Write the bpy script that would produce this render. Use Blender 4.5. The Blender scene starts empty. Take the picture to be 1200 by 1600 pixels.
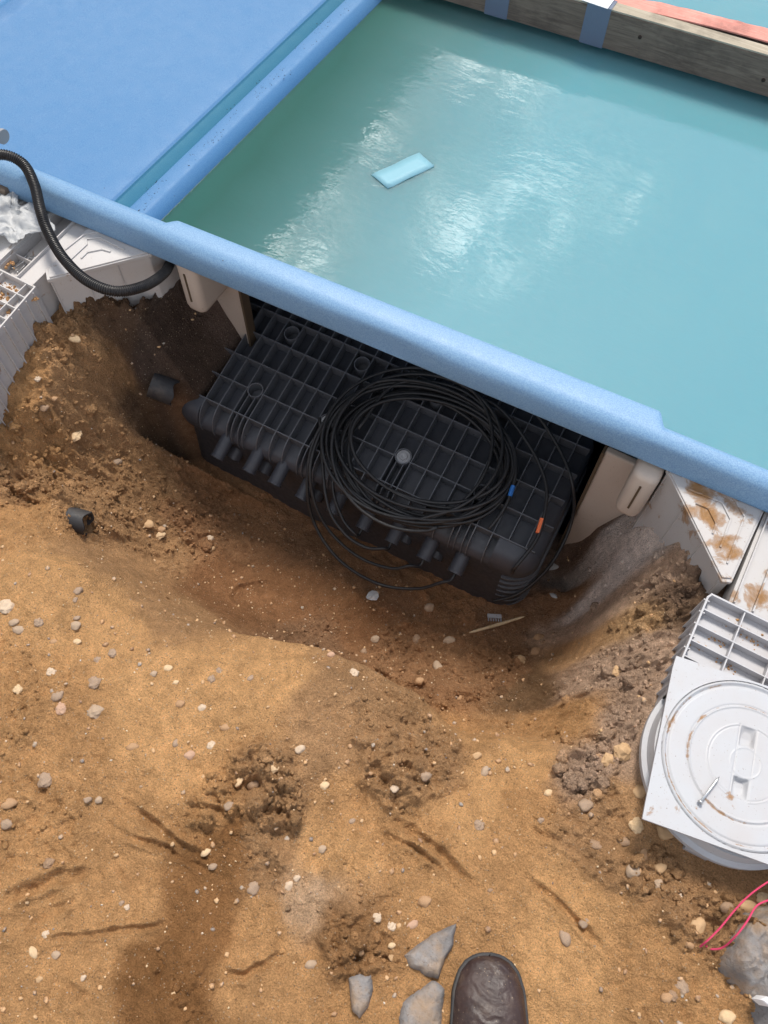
import bpy, bmesh, math, random
import numpy as np
from mathutils import Vector, Matrix, noise as mnoise
random.seed(7); rng = np.random.default_rng(7)
sc = bpy.context.scene

# ------------------------------------------------------------------ camera, sky, sun, exposure
F = 1300.0; CH = 1.4
U = np.array([18., -670., -1300.]); U /= np.linalg.norm(U)
XA = np.array([5360., 2522., -1300.]); YA = np.array([1728., -2522., 1300.])
XA /= np.linalg.norm(XA); YA /= np.linalg.norm(YA)
XA -= U*XA.dot(U); YA -= U*YA.dot(U); XA /= np.linalg.norm(XA); YA /= np.linalg.norm(YA)
_d = XA.dot(YA)/2; XA, YA = XA-_d*YA, YA-_d*XA; XA /= np.linalg.norm(XA); YA = np.cross(U, XA)
M = np.array([XA, YA, U]); C0 = np.array([0, 0, CH])
cam_d = bpy.data.cameras.new('camera'); cam = bpy.data.objects.new('camera', cam_d)
sc.collection.objects.link(cam); sc.camera = cam
R = Matrix([[M[i, 0], -M[i, 1], -M[i, 2]] for i in range(3)])
cam.matrix_world = Matrix.Translation(Vector(C0)) @ R.to_4x4()
cam_d.sensor_fit = 'HORIZONTAL'; cam_d.sensor_width = 36; cam_d.lens = 36*F/1200
cam_d.clip_start = 0.02; cam_d.clip_end = 500
sc.render.resolution_x = 768; sc.render.resolution_y = 1024

SUN_AZ, SUN_EL = math.radians(-24), math.radians(61)      # azimuth measured from +Y towards +X
wd = bpy.data.worlds.new('World'); sc.world = wd; wd.use_nodes = True
nt = wd.node_tree; nt.nodes.clear(); N = nt.nodes.new; L = nt.links.new
out = N('ShaderNodeOutputWorld'); sky = N('ShaderNodeTexSky'); sky.sky_type = 'NISHITA'; sky.sun_disc = False
sky.sun_elevation = SUN_EL; sky.sun_rotation = SUN_AZ
bg = N('ShaderNodeBackground'); bg.inputs[1].default_value = 0.12; L(sky.outputs[0], bg.inputs[0])
tc = N('ShaderNodeTexCoord'); sx = N('ShaderNodeSeparateXYZ'); L(tc.outputs['Generated'], sx.inputs[0])
zz = N('ShaderNodeMath'); zz.operation = 'MAXIMUM'; zz.inputs[1].default_value = 0.06; L(sx.outputs[2], zz.inputs[0])
dv = []
for k in (0, 1):
    m = N('ShaderNodeMath'); m.operation = 'DIVIDE'; L(sx.outputs[k], m.inputs[0]); L(zz.outputs[0], m.inputs[1]); dv.append(m)
cb = N('ShaderNodeCombineXYZ'); L(dv[0].outputs[0], cb.inputs[0]); L(dv[1].outputs[0], cb.inputs[1])
mp = N('ShaderNodeMapping'); mp.inputs['Location'].default_value = (3.1, 1.7, 0.3); L(cb.outputs[0], mp.inputs[0])
n1 = N('ShaderNodeTexNoise'); n1.inputs['Scale'].default_value = 5.0; n1.inputs['Detail'].default_value = 9
n1.inputs['Roughness'].default_value = 0.62; n1.inputs['Distortion'].default_value = 1.6; L(mp.outputs[0], n1.inputs['Vector'])
bk = N('ShaderNodeMapRange'); bk.inputs[1].default_value = -.70; bk.inputs[2].default_value = .30; bk.inputs[3].default_value = .13; bk.inputs[4].default_value = -.17; L(dv[0].outputs[0], bk.inputs[0])
ad = N('ShaderNodeMath'); ad.operation = 'ADD'; L(n1.outputs[0], ad.inputs[0])
hm = N('ShaderNodeMapRange'); hm.inputs[1].default_value = .0; hm.inputs[2].default_value = .45; L(dv[1].outputs[0], hm.inputs[0])
hm2 = N('ShaderNodeMath'); hm2.operation = 'MULTIPLY'; L(hm.outputs[0], hm2.inputs[0]); L(bk.outputs[0], hm2.inputs[1]); L(hm2.outputs[0], ad.inputs[1])
r1 = N('ShaderNodeValToRGB'); r1.color_ramp.elements[0].position = 0.40; r1.color_ramp.elements[1].position = 0.64
r1.color_ramp.elements[0].color = (.10, .10, .10, 1); L(ad.outputs[0], r1.inputs[0])
cl = N('ShaderNodeBackground'); cl.inputs[0].default_value = (1.0, 0.985, 0.95, 1); cs = N('ShaderNodeMapRange'); cs.inputs[1].default_value = .58; cs.inputs[2].default_value = .76; cs.inputs[3].default_value = .9; cs.inputs[4].default_value = 6.0; L(ad.outputs[0], cs.inputs[0]); L(cs.outputs[0], cl.inputs[1])
mx = N('ShaderNodeMixShader'); L(r1.outputs[0], mx.inputs[0]); L(bg.outputs[0], mx.inputs[1]); L(cl.outputs[0], mx.inputs[2])
L(mx.outputs[0], out.inputs[0])
sd = bpy.data.lights.new('sun', 'SUN'); sd.energy = 3.0; sd.angle = math.radians(13); sd.color = (1, .94, .85)
sun = bpy.data.objects.new('sun', sd); sc.collection.objects.link(sun)
svec = Vector((math.sin(SUN_AZ)*math.cos(SUN_EL), math.cos(SUN_AZ)*math.cos(SUN_EL), math.sin(SUN_EL)))
sun.rotation_euler = svec.to_track_quat('Z', 'Y').to_euler()
sc.view_settings.view_transform = 'Standard'; sc.view_settings.look = 'None'
sc.view_settings.exposure = 0.48; sc.view_settings.gamma = 1

# ------------------------------------------------------------------ helpers
def at(px, py, z):
    r = M @ np.array([px-600, py-800, F]); return C0 + (z-CH)/r[2]*r
def A(px, py, z): return Vector(at(px, py, z))
def ppm(z): return 1300/((CH-z)*1.05)

def fade(t): return t*t*(3-2*t)
def vnoise(x, y, seed):
    xi = np.floor(x).astype(np.int64); yi = np.floor(y).astype(np.int64); fx = fade(x-xi); fy = fade(y-yi)
    def h(a, b):
        n = (a*374761393 + b*668265263 + seed*974634777) & 0xffffffff
        n = ((n ^ (n >> 13))*1274126177) & 0xffffffff
        return ((n ^ (n >> 16)) & 0xffff)/65535.0*2-1
    return (h(xi, yi)*(1-fx)+h(xi+1, yi)*fx)*(1-fy)+(h(xi, yi+1)*(1-fx)+h(xi+1, yi+1)*fx)*fy
def fbm(x, y, sc_, oct_, seed, gain=.5):
    s = 0; a = 1; t = 0
    for o in range(oct_):
        c, s_ = math.cos(.6*o), math.sin(.6*o)
        s = s + a*vnoise((x*c-y*s_)*sc_+o*17.3, (x*s_+y*c)*sc_-o*9.1, seed+o); t += a; a *= gain; sc_ *= 2.03
    return s/t

class MB:
    def __init__(s): s.v = []; s.f = []
    def add(s, vs, fs):
        b = len(s.v); s.v += [tuple(v) for v in vs]; s.f += [tuple(b+i for i in f) for f in fs]; return s
    def box(s, x0, x1, y0, y1, z0, z1, m=None):
        vs = [Vector((x, y, z)) for z in (z0, z1) for x, y in ((x0, y0), (x1, y0), (x1, y1), (x0, y1))]
        if m: vs = [m @ v for v in vs]
        return s.add(vs, [(3, 2, 1, 0), (4, 5, 6, 7), (0, 1, 5, 4), (1, 2, 6, 5), (2, 3, 7, 6), (3, 0, 4, 7)])
    def prism(s, poly, z0, z1, m=None):
        n = len(poly); ar = sum(poly[i][0]*poly[(i+1) % n][1]-poly[(i+1) % n][0]*poly[i][1] for i in range(n))
        if ar < 0: poly = poly[::-1]
        vs = [Vector((p[0], p[1], z0)) for p in poly]+[Vector((p[0], p[1], z1)) for p in poly]
        if m: vs = [m @ v for v in vs]
        return s.add(vs, [tuple(range(n))[::-1], tuple(range(n, 2*n))]+[(i, (i+1) % n, n+(i+1) % n, n+i) for i in range(n)])
    def loft(s, rings, cap=True):
        n = len(rings[0]); vs = [v for r in rings for v in r]; fs = []
        for k in range(len(rings)-1):
            for i in range(n):
                j = (i+1) % n; fs.append((k*n+i, k*n+j, (k+1)*n+j, (k+1)*n+i))
        if cap: fs.append(tuple(range(n))[::-1]); fs.append(tuple(range((len(rings)-1)*n, len(rings)*n)))
        return s.add(vs, fs)
    def tube(s, pts, r, seg=10, cap=True, closed=False):
        pts = [Vector(p) for p in pts]; n = len(pts); rr = r if hasattr(r, '__len__') else [r]*n
        up = None; rings = []
        for i, p in enumerate(pts):
            a = pts[(i-1) % n] if (closed or i) else p; b = pts[(i+1) % n] if (closed or i < n-1) else p
            t = (b-a).normalized()
            if up is None:
                up = t.cross(Vector((0, 0, 1)));
                if up.length < .1: up = t.cross(Vector((1, 0, 0)))
                up.normalize()
            up = (up-t*up.dot(t)).normalized(); bi = t.cross(up)
            rings.append([p+(up*math.cos(q)+bi*math.sin(q))*rr[i] for q in [2*math.pi*k/seg for k in range(seg)]])
        if closed:
            rings.append(rings[0]); return s.loft(rings, False)
        return s.loft(rings, cap)
    def lathe(s, prof, m, seg=32):
        rings = [[m @ Vector((r*math.cos(2*math.pi*k/seg), r*math.sin(2*math.pi*k/seg), z)) for k in range(seg)] for r, z in prof]
        return s.loft(rings, True)
    def mesh(s, name, mat, smooth=False):
        me = bpy.data.meshes.new(name); me.from_pydata(s.v, [], s.f); me.materials.append(mat); me.update()
        if smooth: me.shade_smooth()
        return me
    def build(s, name, mat, parent=None, smooth=False, bevel=0, recalc=True):
        me = s.mesh(name, mat, False)
        if recalc:
            bm = bmesh.new(); bm.from_mesh(me); bmesh.ops.recalc_face_normals(bm, faces=bm.faces); bm.to_mesh(me); bm.free()
        if smooth == 'auto':
            me.shade_smooth(); me.set_sharp_from_angle(angle=math.radians(40))
        elif smooth: me.shade_smooth()
        o = bpy.data.objects.new(name, me); sc.collection.objects.link(o)
        if parent:
            o.parent = parent; o.matrix_parent_inverse = Matrix.Translation(-parent.location)
        if bevel:
            b = o.modifiers.new('bevel', 'BEVEL'); b.width = bevel; b.segments = 2; b.limit_method = 'ANGLE'; b.angle_limit = math.radians(35)
        return o
def tag(o, label=None, cat=None, group=None, kind=None):
    if label: o['label'] = label
    if cat: o['category'] = cat
    if group: o['group'] = group
    if kind: o['kind'] = kind
    return o
def thing(name, label, cat, loc=(0, 0, 0), group=None):
    o = bpy.data.objects.new(name, None); sc.collection.objects.link(o); o.location = loc; o.empty_display_size = .05
    return tag(o, label, cat, group)
def spline(pts, n=12):
    pts = [Vector(p) for p in pts]; o = []
    P = [2*pts[0]-pts[1]]+pts+[2*pts[-1]-pts[-2]]
    for i in range(1, len(P)-2):
        a, b, c, d = P[i-1:i+3]
        for k in range(n):
            t = k/n; o.append(.5*((2*b)+(c-a)*t+(2*a-5*b+4*c-d)*t*t+(3*b-a-3*c+d)*t**3))
    o.append(pts[-1]); return o

# ------------------------------------------------------------------ materials
def mat(name, col, rough=.5, spec=.5, ior=1.45):
    m = bpy.data.materials.new(name); m.use_nodes = True; b = m.node_tree.nodes['Principled BSDF']
    b.inputs['Base Color'].default_value = (*col, 1); b.inputs['Roughness'].default_value = rough
    b.inputs['Specular IOR Level'].default_value = spec; b.inputs['IOR'].default_value = ior
    return m
class G:
    """small node graph writer"""
    def __init__(s, m): s.m = m; s.t = m.node_tree; s.b = s.t.nodes['Principled BSDF']; s.co = s.t.nodes.new('ShaderNodeTexCoord').outputs['Object']
    def n(s, typ, **k):
        x = s.t.nodes.new(typ)
        for a, v in k.items():
            if a.startswith('i_'): 
                key = a[2:].replace('_', ' '); key = int(key) if key.isdigit() else key
                if hasattr(v, 'is_output') or isinstance(v, bpy.types.NodeSocket): s.t.links.new(v, x.inputs[key])
                else: x.inputs[key].default_value = v
            else: setattr(x, a, v)
        return x
    def noise(s, scale, detail=4, rough=.55, dist=0, vec=None, off=None):
        v = vec or s.co
        if off:
            mp = s.n('ShaderNodeMapping', i_Location=off); s.t.links.new(v, mp.inputs[0]); v = mp.outputs[0]
        x = s.n('ShaderNodeTexNoise', i_Scale=scale, i_Detail=detail, i_Roughness=rough, i_Distortion=dist)
        s.t.links.new(v, x.inputs['Vector']); return x.outputs[0]
    def ramp(s, f, stops):
        r = s.n('ShaderNodeValToRGB'); e = r.color_ramp.elements
        for i, (p, c) in enumerate(stops):
            if i > 1: e.new(p)
            e[i].position = p; c = c if hasattr(c, '__len__') else (c, c, c); e[i].color = (*c, 1)
        s.t.links.new(f, r.inputs[0]); return r.outputs[0]
    def mix(s, f, a, b, mode='MIX'):
        x = s.n('ShaderNodeMix', data_type='RGBA', blend_type=mode)
        for sock, v in ((x.inputs[0], f), (x.inputs[6], a), (x.inputs[7], b)):
            if isinstance(v, bpy.types.NodeSocket): s.t.links.new(v, sock)
            elif hasattr(v, '__len__'): sock.default_value = (*v, 1)
            else: sock.default_value = v
        return x.outputs[2]
    def math(s, op, a, b=0.0):
        x = s.n('ShaderNodeMath', operation=op)
        for i, v in enumerate((a, b)):
            if isinstance(v, bpy.types.NodeSocket): s.t.links.new(v, x.inputs[i])
            else: x.inputs[i].default_value = v
        return x.outputs[0]
    def col(s, c): s.t.links.new(c, s.b.inputs['Base Color'])
    def rough(s, c): s.t.links.new(c, s.b.inputs['Roughness'])
    def bump(s, h, strength=.3, dist=.002):
        b = s.n('ShaderNodeBump', i_Strength=strength, i_Distance=dist); s.t.links.new(h, b.inputs['Height'])
        s.t.links.new(b.outputs[0], s.b.inputs['Normal']); return b

def m_soil():
    m = mat('soil', (.4, .25, .12), .95, .04); g = G(m)
    at_ = g.n('ShaderNodeAttribute', attribute_name='soil').outputs['Color']
    f1 = g.ramp(g.noise(38, 8, .72), [(.3, .70), (.7, 1.26)])
    f2 = g.ramp(g.noise(420, 5, .7, off=(3, 1, 2)), [(.25, .48), (.5, 1.0), (.8, 1.48)])
    f3 = g.ramp(g.noise(7, 6, .6, off=(9, 4, 2)), [(.3, .86), (.7, 1.12)])
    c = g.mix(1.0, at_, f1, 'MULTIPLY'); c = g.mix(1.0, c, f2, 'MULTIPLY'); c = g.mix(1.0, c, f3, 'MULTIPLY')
    # pale grit grains
    v = g.n('ShaderNodeTexVoronoi', i_Scale=300.0); g.t.links.new(g.co, v.inputs['Vector'])
    sep = g.n('ShaderNodeSeparateColor'); g.t.links.new(v.outputs['Color'], sep.inputs[0])
    sel = g.math('MULTIPLY', g.math('GREATER_THAN', sep.outputs[0], .93), g.math('LESS_THAN', v.outputs['Distance'], .33))
    c = g.mix(g.math('MULTIPLY', sel, .6), c, (.62, .5, .36))
    sel2 = g.math('MULTIPLY', g.math('GREATER_THAN', sep.outputs[1], .96), g.math('LESS_THAN', v.outputs['Distance'], .38))
    c = g.mix(g.math('MULTIPLY', sel2, .6), c, (.16, .11, .08))
    g.col(c)
    h = g.math('ADD', g.math('MULTIPLY', g.noise(260, 9, .72), 1.0), g.math('MULTIPLY', sel, .25))
    g.bump(h, 1.0, .014)
    return m
def m_stone(name, a, b, rough=.65):
    m = mat(name, a, rough, .4); g = G(m)
    c = g.mix(g.ramp(g.noise(60, 6, .6), [(.35, 0.), (.65, 1.)]), a, b)
    c = g.mix(g.ramp(g.noise(110, 7, .7, off=(7, 1, 4)), [(.38, 0.), (.62, .9)]), c, (.56, .33, .16)); g.col(c); g.bump(g.noise(300, 5, .6), .5, .0015); return m
def m_dirty(name, base, dirt, amount=.5, centres=(), rough=.45, scale=22, bumpy=.12, ringc=None):
    m = mat(name, base, rough, .4); g = G(m)
    n = g.noise(scale, 9, .68, .4)
    lo = .74-.22*amount
    if centres:
        geo = g.n('ShaderNodeNewGeometry').outputs['Position']
        tot = None
        for (x, y, z, r) in centres:
            d = g.n('ShaderNodeVectorMath', operation='DISTANCE'); g.t.links.new(geo, d.inputs[0]); d.inputs[1].default_value = (x, y, z)
            k = g.n('ShaderNodeMapRange', i_1=0.0, i_2=r, i_3=.25, i_4=0.0); g.t.links.new(d.outputs['Value'], k.inputs[0])
            tot = k.outputs[0] if tot is None else g.math('MAXIMUM', tot, k.outputs[0])
        if ringc:
            d = g.n('ShaderNodeVectorMath', operation='DISTANCE'); g.t.links.new(geo, d.inputs[0]); d.inputs[1].default_value = ringc[:3]
            for R_ in ringc[3]:
                k = g.n('ShaderNodeMapRange', i_1=0.0, i_2=.004, i_3=.18, i_4=0.0); g.t.links.new(g.math('ABSOLUTE', g.math('SUBTRACT', d.outputs['Value'], R_)), k.inputs[0]); tot = g.math('MAXIMUM', tot, k.outputs[0])
        n = g.math('ADD', n, tot)
    f = g.ramp(n, [(lo, 0.), (lo+.05, .6), (lo+.16, 1.)])
    film = g.ramp(g.noise(scale*.4, 6, .6, off=(5, 5, 1)), [(.4, 0.), (.8, .35)])
    sp = g.ramp(g.noise(330, 3, .5, off=(1, 7, 3)), [(.69, 0.), (.73, .75)])
    c = g.mix(film, base, tuple(.55*x+.45*y for x, y in zip(base, dirt)))
    c = g.mix(sp, c, (.16, .10, .06)); dc = g.mix(g.noise(150, 5, .6, off=(2, 2, 2)), tuple(.45*x for x in dirt), tuple(1.0*x for x in dirt))
    c = g.mix(f, c, dc); g.col(c)
    g.rough(g.mix(f, (rough,)*3, (.95,)*3))
    g.bump(g.math('ADD', g.math('MULTIPLY', f, .8), g.math('MULTIPLY', g.noise(500, 4, .6), bumpy)), .35, .0015)
    return m
SOILC = (.36, .2, .09)
M_soil = m_soil()
M_white = m_dirty('white_plastic', (.42, .42, .44), SOILC, .42)
M_whiteL = m_dirty('cream_white_plastic', (.50, .485, .48), SOILC, .5, [(-1.15, .68, -.03, .07), (-1.1, .78, .0, .06)])
M_whiteR = m_dirty('muddy_white_plastic', (.42, .41, .41), SOILC, .55, [(*at(1100, 800, .09), .085), (*at(1125, 850, .09), .06), (*at(1145, 790, .09), .055), (*at(1085, 765, .09), .05), (*at(1140, 925, .09), .05), (*at(1190, 930, .09), .06)])
LC = at(1166, 1192, .105)
M_disc = m_dirty('lid_plastic', (.41, .42, .445), SOILC, .42, [(*at(1140, 1245, .1), .010), (*at(1085, 1262, .1), .008)], scale=34, ringc=(*LC, (.0885, .1215)))
M_cream = m_dirty('cream_panel', (.50, .42, .36), (.22, .15, .1), .55, scale=14, rough=.6)
M_edge = mat('panel_edge', (.09, .06, .035), .9)
def m_black(name, c=(.013, .014, .017), r=.42, dust=.22):
    m = mat(name, c, r, .5); g = G(m)
    f = g.ramp(g.noise(26, 8, .7), [(.48, 0.), (.85, dust)])
    g.col(g.mix(f, c, (.11, .09, .075))); g.rough(g.ramp(g.noise(90, 5, .6), [(.3, r-.08), (.7, r+.15)]))
    g.bump(g.noise(700, 3, .5), .12, .0006); return m
M_blk = m_black('black_plastic', (.05, .054, .067), .40); M_rim = m_black('black_plastic_rib', (.105, .11, .125), .33, .3)
M_cable = m_black('black_cable', (.020, .020, .022), .42, .15); M_hose = m_black('black_hose', (.012, .012, .014), .4, .25)
M_pipe = m_black('old_pipe', (.025, .025, .028), .6, 1.0)
def m_gel(name, a, b, rough=.35):
    m = mat(name, a, rough, .5); g = G(m)
    f = g.ramp(g.noise(420, 3, .7), [(.38, 0.), (.62, 1.)])
    c = g.mix(f, a, b); c = g.mix(g.ramp(g.noise(3, 2, .5), [(.35, .0), (.8, .05)]), c, (.3, .4, .5))
    sp = g.ramp(g.noise(90, 3, .4, off=(4, 2, 8)), [(.80, 0.), (.82, .9)])
    c = g.mix(sp, c, (.05, .05, .05)); g.col(c); g.bump(g.noise(500, 3, .6), .25, .0008)
    g.rough(g.ramp(g.noise(30, 5, .6), [(.3, rough-.04), (.75, rough+.08)])); return m
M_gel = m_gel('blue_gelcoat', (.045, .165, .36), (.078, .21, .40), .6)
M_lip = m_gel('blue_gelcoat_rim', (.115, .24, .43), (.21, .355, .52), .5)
def m_water():
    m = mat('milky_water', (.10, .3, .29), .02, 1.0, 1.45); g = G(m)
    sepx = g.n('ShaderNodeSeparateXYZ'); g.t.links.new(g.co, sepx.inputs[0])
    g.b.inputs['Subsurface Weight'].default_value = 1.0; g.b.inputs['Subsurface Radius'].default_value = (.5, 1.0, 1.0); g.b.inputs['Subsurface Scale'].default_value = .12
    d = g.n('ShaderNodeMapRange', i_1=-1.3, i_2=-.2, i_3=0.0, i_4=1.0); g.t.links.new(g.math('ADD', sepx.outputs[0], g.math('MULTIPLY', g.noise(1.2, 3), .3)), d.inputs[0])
    g.col(g.ramp(d.outputs[0], [(0.0, (.045, .165, .145)), (.2, (.045, .13, .115)), (.42, (.10, .215, .22)), (.8, (.13, .315, .365))]))  # depth tint, with the underwater slope's shade put into the darker ridge-side green
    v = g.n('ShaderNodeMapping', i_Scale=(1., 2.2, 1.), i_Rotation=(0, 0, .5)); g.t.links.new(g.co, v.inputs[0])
    h = g.math('ADD', g.math('MULTIPLY', g.noise(7, 4, .55, .5, vec=v.outputs[0]), 1.), g.math('MULTIPLY', g.noise(34, 3, .5, .8, vec=v.outputs[0]), .22))
    g.bump(h, .40, .0021)
    return m
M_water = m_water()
def m_thinwater():
    m = bpy.data.materials.new('shallow_water'); m.use_nodes = True; t = m.node_tree; t.nodes.clear()
    o = t.nodes.new('ShaderNodeOutputMaterial'); mx_ = t.nodes.new('ShaderNodeMixShader'); fr = t.nodes.new('ShaderNodeFresnel'); fr.inputs[0].default_value = 1.12
    tr = t.nodes.new('ShaderNodeBsdfTransparent'); tr.inputs[0].default_value = (.66, .83, .78, 1); gl = t.nodes.new('ShaderNodeBsdfGlossy'); gl.inputs['Roughness'].default_value = .03
    t.links.new(fr.outputs[0], mx_.inputs[0]); t.links.new(tr.outputs[0], mx_.inputs[1]); t.links.new(gl.outputs[0], mx_.inputs[2]); t.links.new(mx_.outputs[0], o.inputs[0]); return m
M_thin = m_thinwater()
def m_wood(name, a, b, sx=(3, 60, 60)):
    m = mat(name, a, .8, .3); g = G(m)
    v = g.n('ShaderNodeMapping', i_Scale=sx); g.t.links.new(g.co, v.inputs[0])
    n = g.noise(1.6, 8, .65, 1.2, vec=v.outputs[0]); c = g.mix(g.ramp(n, [(.3, 0.), (.7, 1.)]), a, b)
    st = g.ramp(g.noise(5, 6, .7), [(.5, 0.), (.75, .7)]); c = g.mix(st, c, (.035, .03, .028)); g.col(c); g.bump(n, .5, .003); return m
M_wood = m_wood('weathered_wood', (.10, .075, .06), (.21, .165, .13)); M_woodtop = m_wood('pale_wood', (.3, .26, .2), (.45, .4, .32))
M_knot = mat('wood_knot', (.03, .02, .015), .9)
M_tape = mat('blue_tape', (.17, .22, .32), .4, .5); M_tape.node_tree.nodes['Principled BSDF'].inputs['Alpha'].default_value = .68
gg = G(M_tape); gg.bump(gg.noise(120, 4, .6, vec=gg.n('ShaderNodeMapping', i_Scale=(3, .3, .3), i_Vector=gg.co).outputs[0]), .8, .003)
M_float = mat('floating_tape', (.20, .40, .48), .5, .3)
M_papr = mat('white_paper', (.7, .7, .72), .7)
M_pink = m_wood('faded_pink_webbing', (.62, .23, .19), (.72, .36, .30), (8, 90, 90))
M_steel = mat('zinc_steel', (.55, .55, .55), .32); M_steel.node_tree.nodes['Principled BSDF'].inputs['Metallic'].default_value = .85
gg = G(M_steel); gg.rough(gg.ramp(gg.noise(90, 5, .6), [(.3, .25), (.7, .6)]))
M_greyp = m_dirty('grey_pvc', (.30, .31, .33), SOILC, .4)
M_bag = mat('thin_white_film', (.55, .56, .57), .45, .5)
bb = M_bag.node_tree.nodes['Principled BSDF']; bb.inputs['Alpha'].default_value = .72
gg = G(M_bag); gg.bump(gg.noise(40, 6, .6, .6), .6, .006)
M_string = mat('pink_string', (.58, .05, .13), .7); M_red = mat('orange_tape', (.9, .20, .07), .5); M_bluet = mat('blue_cable_tape', (.03, .16, .5), .5)
def m_conc():
    m = mat('broken_concrete', (.36, .34, .34), .9, .2); g = G(m)
    c = g.mix(g.ramp(g.noise(30, 8, .7), [(.3, 0.), (.7, 1.)]), (.17, .16, .158), (.30, .285, .28))
    sp = g.ramp(g.noise(260, 3, .5), [(.62, 0.), (.68, .8)]); c = g.mix(sp, c, (.16, .13, .11))
    c = g.mix(g.ramp(g.noise(14, 6, .6, off=(3, 3, 3)), [(.48, 0.), (.72, .75)]), c, (.42, .26, .13))
    g.col(c); g.bump(g.noise(170, 9, .72), .8, .005); return m
M_conc = m_conc()
def m_leather():
    m = mat('brown_leather', (.03, .018, .016), .36, .5); g = G(m)
    c = g.mix(g.ramp(g.noise(16, 6, .6), [(.35, 0.), (.75, 1.)]), (.022, .012, .012), (.058, .036, .032))
    sp = g.ramp(g.noise(300, 2, .5), [(.68, 0.), (.72, .7)]); c = g.mix(sp, c, (.25, .18, .12)); c = g.mix(g.ramp(g.noise(35, 8, .7, off=(3, 2, 1)), [(.5, 0.), (.8, .35)]), c, (.20, .14, .095)); g.col(c)
    g.rough(g.ramp(g.noise(22, 6, .65), [(.3, .26), (.7, .60)]))
    w = g.n('ShaderNodeTexWave', i_Scale=16.0, i_Distortion=11.0, i_Detail=3.0, i_Detail_Scale=1.2, bands_direction='Y'); g.t.links.new(g.co, w.inputs[0])
    g.bump(g.math('ADD', g.math('MULTIPLY', w.outputs[1], .5), g.math('MULTIPLY', g.noise(120, 7, .65), .6)), .45, .005); return m
M_leather = m_leather(); M_rubber = m_black('rubber_sole', (.035, .035, .037), .7, .8); M_denim = mat('work_trouser_cloth', (.03, .035, .05), .95)
M_twig = m_wood('split_wood', (.5, .36, .2), (.7, .55, .36), (60, 60, 60))

# ------------------------------------------------------------------ terrain
CP = [  # pixel x, pixel y, height
 (0,1600,0),(300,1600,.0),(600,1600,0),(900,1600,0),(1200,1600,.02),(0,1400,0),(300,1400,-.012),(600,1400,-.005),(900,1400,0),(1200,1480,.03),
 (0,1200,.0),(300,1200,0),(480,1170,.012),(560,1260,-.02),(700,1290,-.005),(0,1000,-.02),(150,1000,-.02),(300,1060,-.01),(430,1060,.0),(560,1110,-.005),(640,1160,-.02),
 (480,1024,-.03),(560,1058,-.035),(640,1098,-.06),(400,1008,-.06),(330,990,-.08),(250,968,-.07),(160,888,-.09),(60,850,-.07),(0,850,-.06),
 (0,790,-.12),(90,780,-.13),(0,730,-.19),(60,740,-.2),(0,680,-.13),(70,660,-.12),(0,625,-.07),(60,590,-.055),(110,545,-.05),(150,505,-.04),(190,475,-.01),(240,448,.0),(265,450,-.03),(285,470,-.10),
 (180,560,-.12),(150,640,-.17),(120,720,-.24),(60,795,-.2),(180,800,-.26),(150,850,-.22),(100,830,-.15),
 (260,470,-.10),(300,500,-.22),(250,530,-.18),(220,600,-.23),(310,560,-.34),(260,660,-.32),(290,720,-.42),(200,730,-.32),(250,800,-.38),(230,870,-.34),(270,930,-.3),
 (345,760,-.5),(350,850,-.47),(330,930,-.42),(450,900,-.48),(420,960,-.42),(520,960,-.46),(480,1000,-.43),(560,1030,-.45),(610,1050,-.43),(650,1060,-.42),(700,1010,-.49),(600,940,-.5),(800,960,-.52),(870,920,-.5),(880,860,-.48),
 (780,1050,-.45),(850,1020,-.46),(700,1090,-.36),(760,1100,-.34),(820,1090,-.36),(690,1118,-.14),(730,1140,-.14),(790,1150,-.12),(760,1200,-.06),(760,1270,-.03),(850,1150,-.16),
 (905,900,-.47),(900,960,-.42),(880,1020,-.38),(860,1080,-.3),(905,840,-.42),(940,820,-.3),
 (985,762,-.11),(960,820,-.2),(950,880,-.27),(1000,850,-.12),(1020,800,-.05),(1060,870,-.035),(1095,935,.005),(1010,930,-.09),(950,960,-.2),(920,1030,-.2),(1050,1000,.0),(980,1030,-.08),(1040,1070,.02),
 (900,1090,-.15),(950,1120,-.05),(880,1160,-.08),(900,1230,-.02),(1000,1200,.035),(990,1280,.015),(1050,1360,.025),(1150,1390,.035),(1100,1500,.02),(860,1300,-.005)]
WP = [(-1.7,.3,-.03),(-1.5,.6,-.04),(-1.35,.9,-.05),(-1.15,.86,-.06),(-1.25,.75,-.04),(.4,.9,-.03),(.3,.8,-.02),(.5,.6,.02),(.8,.8,.0),(.2,.88,-.03),(.7,.3,.02),(-1.7,-.2,0),(.6,-.3,0),(-.5,-.6,0),
 (-.9,1.05,-.53),(-.5,1.05,-.55),(-.1,1.05,-.55),(-.5,.9,-.55),(-1.1,1.04,-.12),(-1.05,.93,-.06),(-1.06,.84,-.02),(-1.12,.76,-.03),(-1.0,.91,-.07),(-1.09,.80,-.02),(.02,1.03,-.33),(-1.3,1.05,-.08),(.2,1.05,-.08),(-1.7,1.05,-.05),(.7,1.05,-.02)]
pts = np.array([at(*p) for p in CP]+WP)
def tps_fit(P, V, lam=2.5e-5):
    n = len(P); d = np.linalg.norm(P[:, None]-P[None], axis=2); K = np.where(d > 0, d**2*np.log(d+1e-12), 0)+lam*np.eye(n)
    Q = np.c_[np.ones(n), P]; Am = np.zeros((n+3, n+3)); Am[:n, :n] = K; Am[:n, n:] = Q; Am[n:, :n] = Q.T
    return np.linalg.solve(Am, np.r_[V, 0, 0, 0])
W = tps_fit(pts[:, :2], pts[:, 2])
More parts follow.
